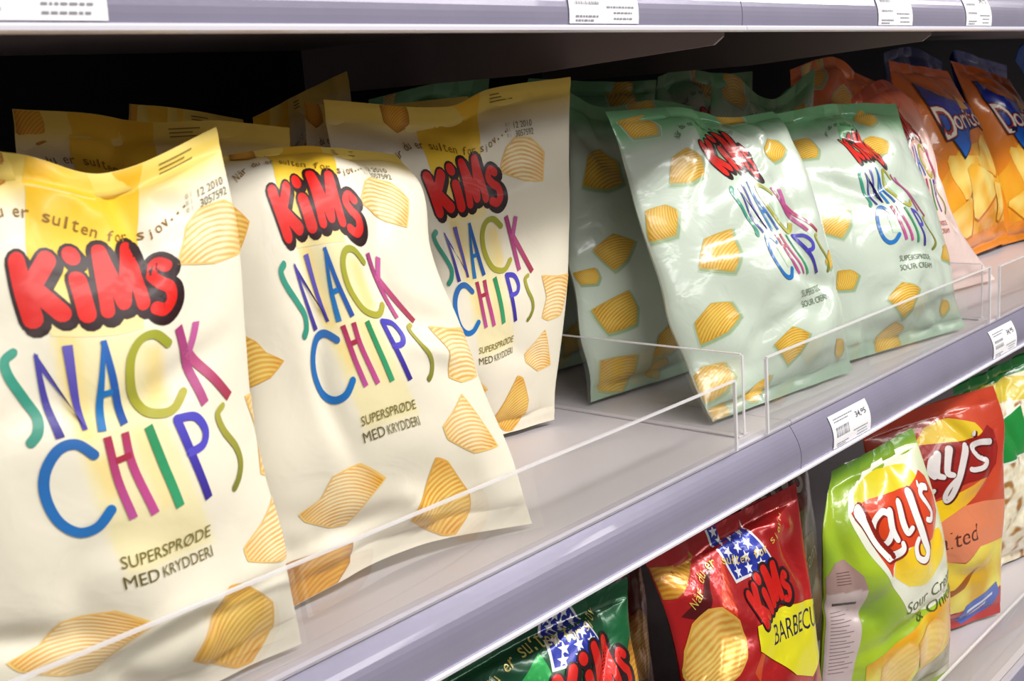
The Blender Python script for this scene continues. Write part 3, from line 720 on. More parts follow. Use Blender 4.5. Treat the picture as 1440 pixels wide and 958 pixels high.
class Bag:
    def __init__(s, key, nu=56, nv=84, wr=1.0, seed=0, creases=(), back=.8, pe=.6, pb=.45, gather=1.0, edge=1.0, tilt=.35):
        B = BAGS[key]; s.B = B
        su = np.linspace(0, 1, nu + 1); s.u = .5 - .5 * np.cos(np.pi * su)
        s.u = .35 * su + .65 * s.u
        a = max(3, nv // 28)
        w = np.linspace(0, 1, nv - 2 * a + 1); w = .6 * w + .4 * (.5 - .5 * np.cos(np.pi * w))
        s.v = np.concatenate([np.linspace(0, LO, a + 1)[:-1], LO + (HI - LO) * w, np.linspace(HI, 1, a + 1)[1:]])
        s.ja, s.jb = a, len(s.v) - 1 - a
        u, v = s.u, s.v
        rnd = random.Random(seed * 7 + 1)
        L = edge_eval(B['L'], v); R = edge_eval(B['R'], v); D = edge_eval(B['D'], u); T = edge_eval(B['T'], u)
        U = u[:, None, None]; V = v[None, :, None]
        C = (1 - U) * L[None] + U * R[None] + (1 - V) * D[:, None] + V * T[:, None] - ((1 - U) * (1 - V) * L[0] + U * (1 - V) * R[0] + (1 - U) * V * L[-1] + U * V * R[-1])
        a_ = R[0] - L[0]; c_ = edge_eval(B['T'], np.array([.5]))[0] - D[0]
        c_ = np.array(B['T'][len(B['T']) // 2][1]) - np.array(B['D'][0][1])
        n = np.cross(a_, c_); n /= np.linalg.norm(n); s.n = n
        ax = a_ / np.linalg.norm(a_)
        # wavy side edges
        for i0, sg in ((0, 1), (-1, -1)):
            f = np.array([noise.noise((vv * 5.0, seed * 3.3 + i0, 1.7)) for vv in v]) * .006 * edge
            fall = np.exp(-((u if i0 == 0 else 1 - u) / .12))[:, None]
            C += (fall * f[None])[:, :, None] * ax
        th = B['th']
        w = np.clip((v - LO) / (HI - LO), 0, 1)
        pf = (np.sin(np.pi * np.clip(u, 0, 1)) ** pe)[:, None] * ((np.sin(np.pi * w) ** pb) * (1 + tilt * (.5 - w)))[None]
        pf = np.where(np.isnan(pf), 0, pf)
        def wrinkle(side):
            W = np.zeros((len(u), len(v)))
            for i, uu in enumerate(u):
                e = min(1, 5 * uu, 5 * (1 - uu))
                for j, vv in enumerate(v):
                    z = seed * 5.1 + side * 9
                    r1 = noise.noise((uu * 2.3 + z, vv * 3.4, z)); r2 = noise.noise((uu * 4.6, vv * 6.2 + z, z + 4))
                    rid = math.exp(-(r1 * 5) ** 2)
                    wv = -rid * .0045 + r2 * .004
                    g1 = math.exp(-max(0, vv - LO) / .07); g2 = math.exp(-max(0, HI - vv) / .08)
                    ph = uu * 21 + 3 * noise.noise((uu * 3, z, 2))
                    wv += gather * (.0022 * math.sin(ph + z) * g1 + .0026 * math.sin(ph * .8 + 2 + z) * g2)
                    W[i, j] = wv * e * wr
            return W
        W = wrinkle(0)
        for (u0, v0, u1, v1, wd, dp) in creases:
            wd = max(wd, .045); dp = max(-.0065, min(.0065, dp))
            p0 = np.array([u0, v0 * 1.54]); d = np.array([u1, v1 * 1.54]) - p0; l = np.linalg.norm(d); d /= l
            X = u[:, None] - p0[0]; Y = v[None] * 1.54 - p0[1]
            t = np.clip(X * d[0] + Y * d[1], 0, l)
            dist = np.hypot(X - t * d[0], Y - t * d[1])
            W += dp * np.exp(-(dist / wd) ** 2) * np.sin(np.pi * np.clip(t / l, .12, .88)) ** .7
        sealmask = ((v <= LO) | (v >= HI))
        W[:, sealmask] *= .35
        crimp = np.where(sealmask, .00035 * np.sin(v * 2 * np.pi / .0065), 0)
        off = th * pf + W + crimp[None]
        s.F = C + off[:, :, None] * n
        offb = -th * back * pf - .0006 + (wrinkle(1) if back > .5 else 0) * 0.6 + crimp[None]
        offb = np.where(pf <= 0.0, W + crimp[None] - .0006, offb)
        s.K = C + offb[:, :, None] * n
        s.K[0] = s.F[0]; s.K[-1] = s.F[-1]
        dU = np.gradient(s.F, axis=0); dV = np.gradient(s.F, axis=1)
        N = np.cross(dU, dV); N /= np.maximum(1e-9, np.linalg.norm(N, axis=2))[:, :, None]
        s.N = N
        dU = np.gradient(s.K, axis=0); dV = np.gradient(s.K, axis=1)
        N = -np.cross(dU, dV); N /= np.maximum(1e-9, np.linalg.norm(N, axis=2))[:, :, None]
        s.NK = N
    def at(s, U, V, G):
        i = np.clip(np.searchsorted(s.u, U, side='right') - 1, 0, len(s.u) - 2)
        j = np.clip(np.searchsorted(s.v, V, side='right') - 1, 0, len(s.v) - 2)
        a = ((U - s.u[i]) / (s.u[i + 1] - s.u[i]))[:, None]; b = ((V - s.v[j]) / (s.v[j + 1] - s.v[j]))[:, None]
        return G[i, j] * (1 - a) * (1 - b) + G[i + 1, j] * a * (1 - b) + G[i, j + 1] * (1 - a) * b + G[i + 1, j + 1] * a * b

def write_mesh(name, V, F, Nn, C, Rg, mats, parent):
    me = bpy.data.meshes.new(name)
    o = Vector(parent.location)
    Vn = np.array(V) - np.array(o)
    me.from_pydata(Vn.tolist(), [], F)
    me.polygons.foreach_set('use_smooth', [True] * len(me.polygons))
    ca = me.color_attributes.new('Col', 'FLOAT_COLOR', 'POINT')
    cc = np.ones((len(V), 4)); cc[:, :3] = C
    ca.data.foreach_set('color', cc.ravel())
    uv = me.uv_layers.new(name='ridge')
    li = np.zeros(len(me.loops), int); me.loops.foreach_get('vertex_index', li)
    uv.data.foreach_set('uv', np.array(Rg)[li].ravel())
    me.normals_split_custom_set_from_vertices([tuple(x) for x in Nn])
    ob = bpy.data.objects.new(name, me)
    me.materials.append(mats)
    COL.objects.link(ob); ob.parent = parent
    return ob

def build_bag(key, arts, base, label, group, mat=FILM, cat='crisp bag', name='crisp_bag', uvmap=(0, 1, 0, 0), seal_cols=None, **kw):
    """arts: list of (Art, uvmap or None). base: fn(u, v) -> colour. uvmap (o0, k0, o1, k1): u = o + k a, varying with v"""
    S = Bag(key, **kw)
    base0 = np.array(S.B['D'][0][1]); base1 = np.array(S.B['D'][-1][1])
    root = empty(name, tuple((base0 + base1) / 2))
    tag(root, label, cat, group)
    nu, nv = len(S.u), len(S.v)
    parts = {'bottom_seal': (0, S.ja), 'film_body': (S.ja, S.jb), 'top_seal': (S.jb, nv - 1)}
    data = {}
    for pn, (j0, j1) in parts.items():
        V = []; F = []; N = []; C = []; R = []
        m = j1 - j0 + 1
        for G, NN, bk in ((S.F, S.N, 0), (S.K, S.NK, 1)):
            o = len(V)
            for i in range(nu):
                for j in range(j0, j1 + 1):
                    V.append(G[i, j]); N.append(NN[i, j]); R.append((0., 0.))
                    C.append(base(S.u[i], S.v[j]) if not bk else base(.02, S.v[j]))
            for i in range(nu - 1):
                for j in range(m - 1):
                    a = o + i * m + j
                    q = (a, a + m, a + m + 1, a + 1)
                    F.append(q if not bk else q[::-1])
        # close the seal's outer rim
        data[pn] = [V, F, N, C, R]
    for art, mp in arts:
        mp = mp or uvmap
        o0, k0, o1, k1 = mp
        bm = bmesh.new()
        bm.verts.layers.float_color.new('c'); bm.verts.layers.float_vector.new('r')
        cl = bm.verts.layers.float_color['c']; rl = bm.verts.layers.float_vector['r']
        vs = []
        for a, b, lay, c, rg in art.v:
            d = b - .5
            vs.append(bm.verts.new((o0 + o1 * d + (k0 + k1 * d) * a, b, lay)))
        for v_, q in zip(vs, art.v): v_[cl] = (*q[3], 1); v_[rl] = (q[4][0], q[4][1], 0)
        for f in art.f:
            try: bm.faces.new([vs[k] for k in f])
            except ValueError: pass
        for co, no in (((.004, 0, 0), (-1, 0, 0)), ((.996, 0, 0), (1, 0, 0)), ((0, .002, 0), (0, -1, 0)), ((0, .998, 0), (0, 1, 0))):
            bmesh.ops.bisect_plane(bm, geom=list(bm.verts) + list(bm.edges) + list(bm.faces), plane_co=co, plane_no=no, clear_outer=True, dist=1e-7)
        for vv in (LO, HI):
            bmesh.ops.bisect_plane(bm, geom=list(bm.verts) + list(bm.edges) + list(bm.faces), plane_co=(0, vv, 0), plane_no=(0, 1, 0), dist=1e-7)
        if not bm.verts: bm.free(); continue
        co = np.array([v_.co[:] for v_ in bm.verts]); cc = np.array([v_[cl][:3] for v_ in bm.verts]); rr = np.array([v_[rl][:2] for v_ in bm.verts])
        P = S.at(co[:, 0], co[:, 1], S.F); N = S.at(co[:, 0], co[:, 1], S.N)
        N /= np.linalg.norm(N, axis=1)[:, None]
        P = P + N * (.00018 + .00015 * co[:, 2])[:, None]
        bm.verts.index_update()
        for pn, (j0, j1) in parts.items():
            v0, v1 = S.v[j0], S.v[j1]
            V, F, NN, C, R = data[pn]
            remap = {}
            for f in bm.faces:
                mv = sum(v_.co.y for v_ in f.verts) / len(f.verts)
                if not (v0 <= mv < v1): continue
                q = []
                for v_ in f.verts:
                    k = v_.index
                    if k not in remap:
                        remap[k] = len(V); V.append(P[k]); NN.append(N[k]); C.append(cc[k]); R.append(tuple(rr[k]))
                    q.append(remap[k])
                xs = [(v_.co.x, v_.co.y) for v_ in f.verts]
                ar = sum(xs[t][0] * xs[(t + 1) % len(xs)][1] - xs[(t + 1) % len(xs)][0] * xs[t][1] for t in range(len(xs)))
                F.append(q if ar > 0 else q[::-1])
        bm.free()
    for pn in parts:
        V, F, N, C, R = data[pn]
        write_mesh(pn, V, F, N, np.array(C), R, mat, root)
    return root

# ---------------------------------------------------------------- the bags
c_ = rgb
CREAM, PALE = c_('#F0E8D4'), c_('#F1DF9C')
def seg(a, b, pts, w):
    """soft mask of a printed streak: (left, right, b) at its top and at its bottom"""
    (l1, r1, b1), (l0, r0, b0) = pts
    t = (b - b0) / (b1 - b0)
    if t < -.15 or t > 1.15: return 0.
    l = l0 + (l1 - l0) * t; r = r0 + (r1 - r0) * t
    e = min(a - l, r - a, (b - b0) * 1.5, (b1 - b) * 1.5) / w + .5
    return min(1., max(0., e))
def yellow_base(o, k):
    def f(u, v):
        a = (u - o) / k
        c = mixc(CREAM, c_('#EFCF62'), (v - .89) / .07)
        c = mixc(c, c_('#F3E6B6'), seg(a, v, ((.245, .47, .70), (.345, .60, .30)), .02))
        c = mixc(c, c_('#F5DC92'), .9 * seg(a, v, ((.25, .305, .71), (.30, .345, .53)), .02))
        c = mixc(c, c_('#F5DC92'), .9 * seg(a, v, ((.47, .52, .665), (.49, .55, .55)), .03))
        c = mixc(c, c_('#F5DC92'), .9 * seg(a, v, ((.31, .37, .50), (.345, .375, .43)), .02))
        c = mixc(c, c_('#F5DC92'), .6 * seg(a, v, ((.43, .465, .53), (.47, .50, .39)), .02))
        return c
    return f
base_yellow = yellow_base(0, 1)
def base_green(u, v):
    t = (v - .86 + .10 * max(0, .35 - u)) / .08 + .5 * noise.noise((u * 3, v * 2, 1.0))
    return mixc(c_('#C9D5C6'), c_('#70AE7A'), t) if v > .5 else mixc(c_('#C9D5C6'), c_('#A6C0A8'), (.12 - v) / .12)
def base_pink(u, v):
    return mixc(mixc(c_('#F3D8D0'), c_('#E08A6E'), (v - .62) / .25), c_('#C8502E'), (v - .86) / .1)
def base_doritos(u, v):
    return mixc(mixc(c_('#E88A1C'), c_('#E0701A'), (v - .4) / .5), c_('#D8641C'), (v - .9) / .1)
def base_blue(u, v): return c_('#1E3C8C')
def base_red(u, v): return mixc(c_('#C41E20'), c_('#8E1014'), .4 + noise.noise((u * 5, v * 6, 3)))
def base_dkgreen(u, v): return mixc(c_('#0F4A30'), c_('#1B6A3C'), .4 + noise.noise((u * 5, v * 6, 3)))
def base_laysg(u, v):
    return mixc(mixc(c_('#A8C42A'), c_('#7FA02A'), .5 + noise.noise((u * 4, v * 5, 2)) * 1.2), c_('#5E8A24'), (v - .93) / .06)
def base_laysr(u, v): return mixc(c_('#CC4A2A'), c_('#B8331E'), .5 + noise.noise((u * 4, v * 4, 8)))
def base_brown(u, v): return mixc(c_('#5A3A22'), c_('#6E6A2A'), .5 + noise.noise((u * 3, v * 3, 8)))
def base_popcorn(u, v):
    if v > .93: return c_('#1E7A34')
    n = noise.noise((u * 20, v * 30, 1)) * 1.5 + .7 * noise.noise((u * 45, v * 68, 4))
    return mixc(mixc(c_('#EADFBE'), c_('#FAF4E2'), n + .3), c_('#A87020'), noise.noise((u * 15, v * 23, 7)) * 3.2 - .35)
def base_orange(u, v): return mixc(c_('#E07A20'), c_('#C65418'), .5 + noise.noise((u * 6, v * 5, 3)))

AY = art_yellow(); AG = art_green()
AP = art_green(logo='#B8321E', band0='#D86A3C', band1='#F0B49C', txt='#A83028', pink=True)
AR = art_american('red'); AD = art_american('green')
AL, AS_, AB_ = art_lays('green'), art_lays('red'), art_lays('brown')
ADO = art_doritos()
YG = 'yellow ridged crisp bags on the middle shelf'
GG = 'pale green ridged crisp bags on the middle shelf'

build_bag('A', [(AY, None)], yellow_base(.122, 1.059), 'large cream and yellow crisp bag at the front left corner of the photo', YG,
          uvmap=(.122, 1.059, 0, 0), seed=1, nu=84, nv=126, wr=1.0, edge=.8, tilt=-.1,
          creases=[(.58, 1.0, .66, .80, .035, -.012), (.05, .24, .34, .205, .03, -.012), (.30, .11, .95, .16, .018, -.008), (.40, .10, .50, .0, .02, -.007), (.60, .02, .72, .16, .03, .006), (.52, .93, .35, 1.0, .03, .006)])
build_bag('B', [(AY, (.069, .933, 0, 0))], yellow_base(.069, .933), 'cream and yellow crisp bag in the middle of the front row', YG,
          seed=2, nu=84, nv=126, wr=1.0, edge=.8, tilt=0,
          creases=[(.05, .12, .50, .10, .03, -.007), (.50, .12, .62, .02, .025, .006), (.92, .40, .70, .45, .03, .005), (.2, .04, .9, .03, .02, -.004)])
build_bag('C', [(AY, (.226, .751, 0, 0))], yellow_base(.226, .751), 'tall cream and yellow crisp bag beside the clear divider, flat top corner up', YG,
          seed=3, nu=76, nv=116, wr=.8, edge=.6, pb=.6,
          creases=[(.05, .95, .5, .90, .03, -.006), (.45, .99, .62, .93, .03, -.006)])
build_bag('D', [(AY, (.0, 1, 0, 0))], base_yellow, 'shaded cream crisp bag behind the front left bag, ridged crisp on its corner', YG, seed=4, pb=.7,
          creases=[(.05, .93, .5, .88, .03, -.008)])
build_bag('E', [(AY, (.0, 1, 0, 0))], base_yellow, 'shadowed yellow crisp bag deepest in the left row, only its dark top edge showing', YG, seed=5, pb=.7)
build_bag('F', [(AY, (-.2, 1, 0, 0))], base_yellow, 'shadowed yellow crisp bag whose slanted top corner rises like a triangle', YG, seed=6, pb=.7)
build_bag('C2', [(AY, (.0, 1, 0, 0))], base_yellow, 'yellow crisp bag pressed right behind the tall flat topped yellow one by the divider', YG, seed=7, pb=.7)

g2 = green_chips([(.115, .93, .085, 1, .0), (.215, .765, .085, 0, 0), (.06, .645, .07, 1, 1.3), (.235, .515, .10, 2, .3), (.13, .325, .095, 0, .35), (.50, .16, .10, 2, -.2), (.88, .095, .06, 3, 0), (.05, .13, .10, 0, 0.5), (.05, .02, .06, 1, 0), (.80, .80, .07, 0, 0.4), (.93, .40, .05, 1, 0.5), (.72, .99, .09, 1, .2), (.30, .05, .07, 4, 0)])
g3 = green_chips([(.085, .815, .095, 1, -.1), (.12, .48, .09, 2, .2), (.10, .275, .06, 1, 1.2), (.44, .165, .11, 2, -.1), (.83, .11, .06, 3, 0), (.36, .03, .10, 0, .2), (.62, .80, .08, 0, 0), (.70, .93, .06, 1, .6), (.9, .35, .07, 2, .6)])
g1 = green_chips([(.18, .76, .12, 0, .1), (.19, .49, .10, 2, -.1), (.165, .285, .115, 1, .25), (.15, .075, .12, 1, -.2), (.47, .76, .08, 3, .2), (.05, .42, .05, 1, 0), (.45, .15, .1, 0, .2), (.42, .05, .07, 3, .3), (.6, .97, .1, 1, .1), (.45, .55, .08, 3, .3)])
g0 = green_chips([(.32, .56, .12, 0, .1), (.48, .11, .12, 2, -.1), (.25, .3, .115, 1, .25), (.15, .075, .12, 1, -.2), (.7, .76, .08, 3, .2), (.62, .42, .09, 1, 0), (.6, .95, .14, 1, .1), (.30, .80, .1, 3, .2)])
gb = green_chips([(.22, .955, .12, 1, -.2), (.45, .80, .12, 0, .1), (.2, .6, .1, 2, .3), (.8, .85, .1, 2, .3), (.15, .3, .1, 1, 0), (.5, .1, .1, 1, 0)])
build_bag('G2', [(AG, (.30, .75, -.2, -.5)), (g2, (0, 1, 0, 0))], base_green, 'plump pale green crisp bag in front, left corner against the clear divider', GG, mat=FILM_G, seed=11, nu=80, nv=110, wr=1.5, edge=1.8,
          creases=[(.55, .97, .30, .80, .04, -.012), (.60, 1.0, .75, .80, .04, -.010), (.60, .40, .95, .30, .03, -.007), (.3, .22, .7, .30, .03, -.005), (.66, .72, .74, .35, .03, -.006)])
build_bag('G3', [(AG, (.19, .78, .33, -.88)), (g3, (0, 1, 0, 0))], base_green, 'plump pale green crisp bag in front, nearest to the pink bag', GG, mat=FILM_G, seed=12, nu=80, nv=110, wr=1.4, edge=1.8,
          creases=[(.35, .97, .55, .93, .03, -.010), (.55, .97, .62, .80, .03, -.010), (.6, .22, .8, .04, .03, -.012), (.1, .10, .5, .05, .03, -.006)])
build_bag('G1', [(AG, (.45, 1, 0, 0)), (g1, (0, 1, 0, 0))], base_green, 'green crisp bag standing second in line behind the plump one touching the divider', GG, mat=FILM_G, seed=13, edge=1.8, wr=1.3,
          creases=[(.05, .9, .3, .75, .04, -.01)])
build_bag('G0', [(AG, (.45, 1, 0, 0)), (g0, (0, 1, 0, 0))], base_green, 'dark shaded green crisp bag third in line beside the tall yellow bag', GG, mat=FILM_G, seed=14)
build_bag('G3b', [(AG, (.3, 1, 0, 0)), (gb, (0, 1, 0, 0))], base_green, 'crumpled green crisp bag behind the two plump ones, a crisp printed on its folded top', GG, mat=FILM_G, seed=15, wr=1.4,
          creases=[(.38, 1.0, .45, .80, .05, -.014), (.62, 1.0, .55, .82, .05, .012)])
build_bag('G3c', [(AG, (.3, 1, 0, 0)), (g0, (0, 1, 0, 0))], base_green, 'deepest green crisp bag, dark pointed top poking up in the shade', GG, mat=FILM_G, seed=16, wr=1.3)
build_bag('C3', [(AG, (.3, 1, 0, 0)), (gb, (0, 1, 0, 0))], base_green, 'stray green crisp bag lying in the dark behind the yellow bags', GG, mat=FILM_G, seed=17)

build_bag('R1', [(AP, (.22, .62, .2, -.45))], base_pink, 'pale pink crisp bag with an orange red curved top, between green and orange bags', None, mat=FILM_G, seed=21, nu=70, nv=100,
          creases=[(.5, .98, .6, .7, .04, -.008), (.9, .9, .8, .4, .03, -.006)])
build_bag('R2', [(gb, (0, 1, 0, 0))], base_orange, 'orange crisp bag behind the pink one, its crumpled peak pointing up', None, mat=FILM_G, seed=22, wr=1.6,
          creases=[(.45, 1.0, .6, .8, .05, .014)])
OG = 'orange tortilla chip bags on the middle shelf'
build_bag('D1', [(ADO, (.08, 1, 0, 0))], base_doritos, 'orange tortilla chip bag with blue logo, the left of the two facing forward', OG, mat=FILM_G, seed=23, nu=72, nv=100,
          creases=[(.15, .95, .6, .85, .04, -.01)])
build_bag('D2', [(ADO, (.0, 1, 0, 0))], base_doritos, 'orange tortilla chip bag with blue logo at the right edge of the photo', OG, mat=FILM_G, seed=24, nu=72, nv=100,
          creases=[(.1, .95, .5, .9, .04, -.01)])
BG = 'blue bags at the back of the middle shelf'
build_bag('BL1', [], base_blue, 'dark blue bag at the back, its top just above the left orange tortilla bag', BG, mat=FILM_G, seed=25)
build_bag('BL2', [], base_blue, 'dark blue bag at the back, its top just above the right orange tortilla bag', BG, mat=FILM_G, seed=26)
build_bag('BL3', [], lambda u, v: c_('#2060B8'), 'bright blue bag in the top right corner, cut off by the right edge', BG, mat=FILM_G, seed=27)

AG2 = 'crisp bags with a starred blue panel on the lower shelf'
build_bag('GB', [(AD, (.0, 1, 0, 0))], base_dkgreen, 'dark green foil crisp bag with starred blue panel, under the shelf rail', AG2, mat=FILM_R, seed=31, nu=80, nv=120, wr=1.2)
build_bag('RB', [(AR, (.0, 1, 0, 0))], base_red, 'red foil crisp bag with yellow barbecue banner and round ridged crisps', AG2, mat=FILM_R, seed=32, nu=90, nv=130, wr=1.15,
          creases=[(.1, .9, .45, .75, .03, .010), (.12, .60, .30, .95, .05, -.005), (.75, .98, .9, .7, .03, -.012), (.6, .98, .85, .9, .03, .01)])
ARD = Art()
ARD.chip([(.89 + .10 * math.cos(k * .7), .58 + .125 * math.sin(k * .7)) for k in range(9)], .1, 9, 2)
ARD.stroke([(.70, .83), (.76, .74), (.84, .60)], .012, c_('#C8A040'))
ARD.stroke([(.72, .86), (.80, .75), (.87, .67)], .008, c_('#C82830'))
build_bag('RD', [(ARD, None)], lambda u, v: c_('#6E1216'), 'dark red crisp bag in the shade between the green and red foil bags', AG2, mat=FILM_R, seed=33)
build_bag('GD', [(AD, (-.2, 1, 0, 0))], base_dkgreen, 'dark green foil crisp bag behind the front one under the rail', AG2, mat=FILM_R, seed=34)
LG_ = 'potato crisp bags with a white script logo'
build_bag('LG', [(AL, (.0, 1, 0, 0))], base_laysg, 'lime green crisp bag with red banner and white script, front of lower shelf', LG_, mat=FILM_G, seed=35, nu=80, nv=120, wr=1.0,
          creases=[(.05, .95, .15, .60, .05, -.014), (.0, .55, .25, .45, .04, -.010), (.2, .33, .95, .36, .03, -.006)])
build_bag('LS', [(AS_, (.0, 1, 0, 0))], base_laysr, 'red salted crisp bag with white script logo, right of the lime green one', LG_, mat=FILM_G, seed=36, nu=72, nv=110, wr=.9,
          creases=[(.5, .98, .75, .75, .04, -.010)])
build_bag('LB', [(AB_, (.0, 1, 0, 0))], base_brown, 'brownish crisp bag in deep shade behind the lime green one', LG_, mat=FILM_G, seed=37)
APC = Art()
APC.fill([(.10, .72), (.60, .80), (.60, .55), (.22, .56)], c_('#E8ECE0')); APC.lv = 1
APC.fill([(.13, .715), (.60, .79), (.60, .56), (.24, .57)], c_('#1E8A3A'))
APC.lv = 0
APC.fill([(.1, .95), (.6, .93), (.9, .88), (.75, .80), (.4, .84), (.15, .88)], c_('#D8C040'))
build_bag('PC', [(APC, None)], base_popcorn, 'popcorn bag with green header at the right edge of the lower shelf', None, cat='popcorn bag', name='popcorn_bag', mat=FILM_G, seed=38, nu=120, nv=180, wr=1.8)

# ---------------------------------------------------------------- shelving
MET = simple('shelf_painted_metal', '#CFC8CC', .42, 0, .06, 60, .04, 5)
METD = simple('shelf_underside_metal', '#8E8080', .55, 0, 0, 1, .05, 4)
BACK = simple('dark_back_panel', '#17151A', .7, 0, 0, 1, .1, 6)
RAIL = simple('rail_plastic', '#938EA4', .25, .2, .05, 120, .12, 14, coat=.5)
LIP = simple('rail_lip_plastic', '#E4E0EC', .25, .1)
CAP = simple('rail_cap_plastic', '#C6C0CC', .3, .1)
PAPER = simple('tag_paper', '#F3F1F4', .5)
INK = simple('tag_ink', '#8B8A94', .6)
INKD = simple('tag_bold_ink', '#5A5862', .6)
WHITE = simple('white_edge_acrylic', '#F2EEF2', .3)

def acrylic():
    m, nt, b = new_mat('clear_acrylic')
    b.inputs['Base Color'].default_value = (.96, .97, .97, 1)
    b.inputs['Roughness'].default_value = .03
    b.inputs['IOR'].default_value = 1.3
    b.inputs['Transmission Weight'].default_value = 1
    N, L = nt.nodes, nt.links
    t = N.new('ShaderNodeBsdfTransparent'); t.inputs['Color'].default_value = (.95, .95, .95, 1)
    mx = N.new('ShaderNodeMixShader'); mx.inputs[0].default_value = .12
    L.new(t.outputs[0], mx.inputs[1]); L.new(b.outputs[0], mx.inputs[2])
    L.new(mx.outputs[0], N['Material Output'].inputs['Surface'])
    return m
CLEAR = acrylic()
def edge_acrylic():
    m, nt, b = new_mat('polished_acrylic_edge')
    b.inputs['Base Color'].default_value = (.93, .90, .93, 1); b.inputs['Roughness'].default_value = .15
    N, L = nt.nodes, nt.links
    t = N.new('ShaderNodeBsdfTransparent')
    mx = N.new('ShaderNodeMixShader'); mx.inputs[0].default_value = .62
    L.new(t.outputs[0], mx.inputs[1]); L.new(b.outputs[0], mx.inputs[2])
    L.new(mx.outputs[0], N['Material Output'].inputs['Surface'])
    return m
EDGE = edge_acrylic()

U = .5; Z0 = 1.4
XA, XB = -.6, 4.2
def shelf(zt, yf, label, seams):
    root = empty('gondola_shelf', (1.0, yf * U, zt)); tag(root, label, 'shelf', 'white metal shelves of the gondola')
    bm = bmesh.new()
    s = [XA] + seams + [XB]
    for a, b in zip(s, s[1:]):
        prof = [(yf * U + .0162, zt), (1.08, zt), (1.08, zt - .004), (yf * U + .020, zt - .004), (yf * U + .020, zt - .030), (yf * U + .0162, zt - .030)]
        extrude_profile(bm, prof, a + .0004, b - .0004)
    bm_obj('deck', bm, MET, root)
    bm = bmesh.new()
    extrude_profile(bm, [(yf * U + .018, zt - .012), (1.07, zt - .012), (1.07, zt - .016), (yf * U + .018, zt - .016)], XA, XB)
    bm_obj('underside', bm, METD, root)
    return root
def rail(zt, yf, root, seams, slots=None):
    """curved plastic label holder along the front edge"""
    y = yf * U
    s = [XA] + seams + [XB]
    for a, b in zip(s, s[1:]):
        bm = bmesh.new()
        face = []
        for k in range(13):
            t = k / 12
            face.append((y + .0105 - .0120 * t - .0055 * math.sin(math.pi * t), zt - .003 - .0425 * t))
        back = [(p[0] + .004, p[1] - .0005) for p in reversed(face)]
        extrude_profile(bm, face + back, a + .0005, b - .0005)
        bm_obj('label_rail', bm, RAIL, root, smooth=False)
        bm = bmesh.new()
        yb, zb = face[-1]
        extrude_profile(bm, [(yb + .004, zb + .0008), (yb - .001, zb + .0012), (yb - .0035, zb + .0022), (yb - .0050, zb + .0008), (yb - .0048, zb - .0012), (yb - .002, zb - .0022), (yb + .004, zb - .0022)], a + .0005, b - .0005)
        bm_obj('rail_lip', bm, LIP, root, smooth=False)
        bm = bmesh.new()
        extrude_profile(bm, [(y + .0145, zt + .0008), (y + .0085, zt + .0008), (y + .0072, zt - .0012), (y + .0078, zt - .0034), (y + .0145, zt - .0034)], a + .0005, b - .0005)
        bm_obj('rail_cap', bm, CAP, root)
    def pt(t, off):   # point on the face
        yy = y + .0105 - .0120 * t - .0055 * math.sin(math.pi * t); zz = zt - .003 - .0425 * t
        dy = -.0120 - .0055 * math.pi * math.cos(math.pi * t); dz = -.0425
        l = math.hypot(dy, dz); n = (dz / l, -dy / l)
        if n[0] > 0: n = (-n[0], -n[1])
        return yy + n[0] * off, zz + n[1] * off
    return pt
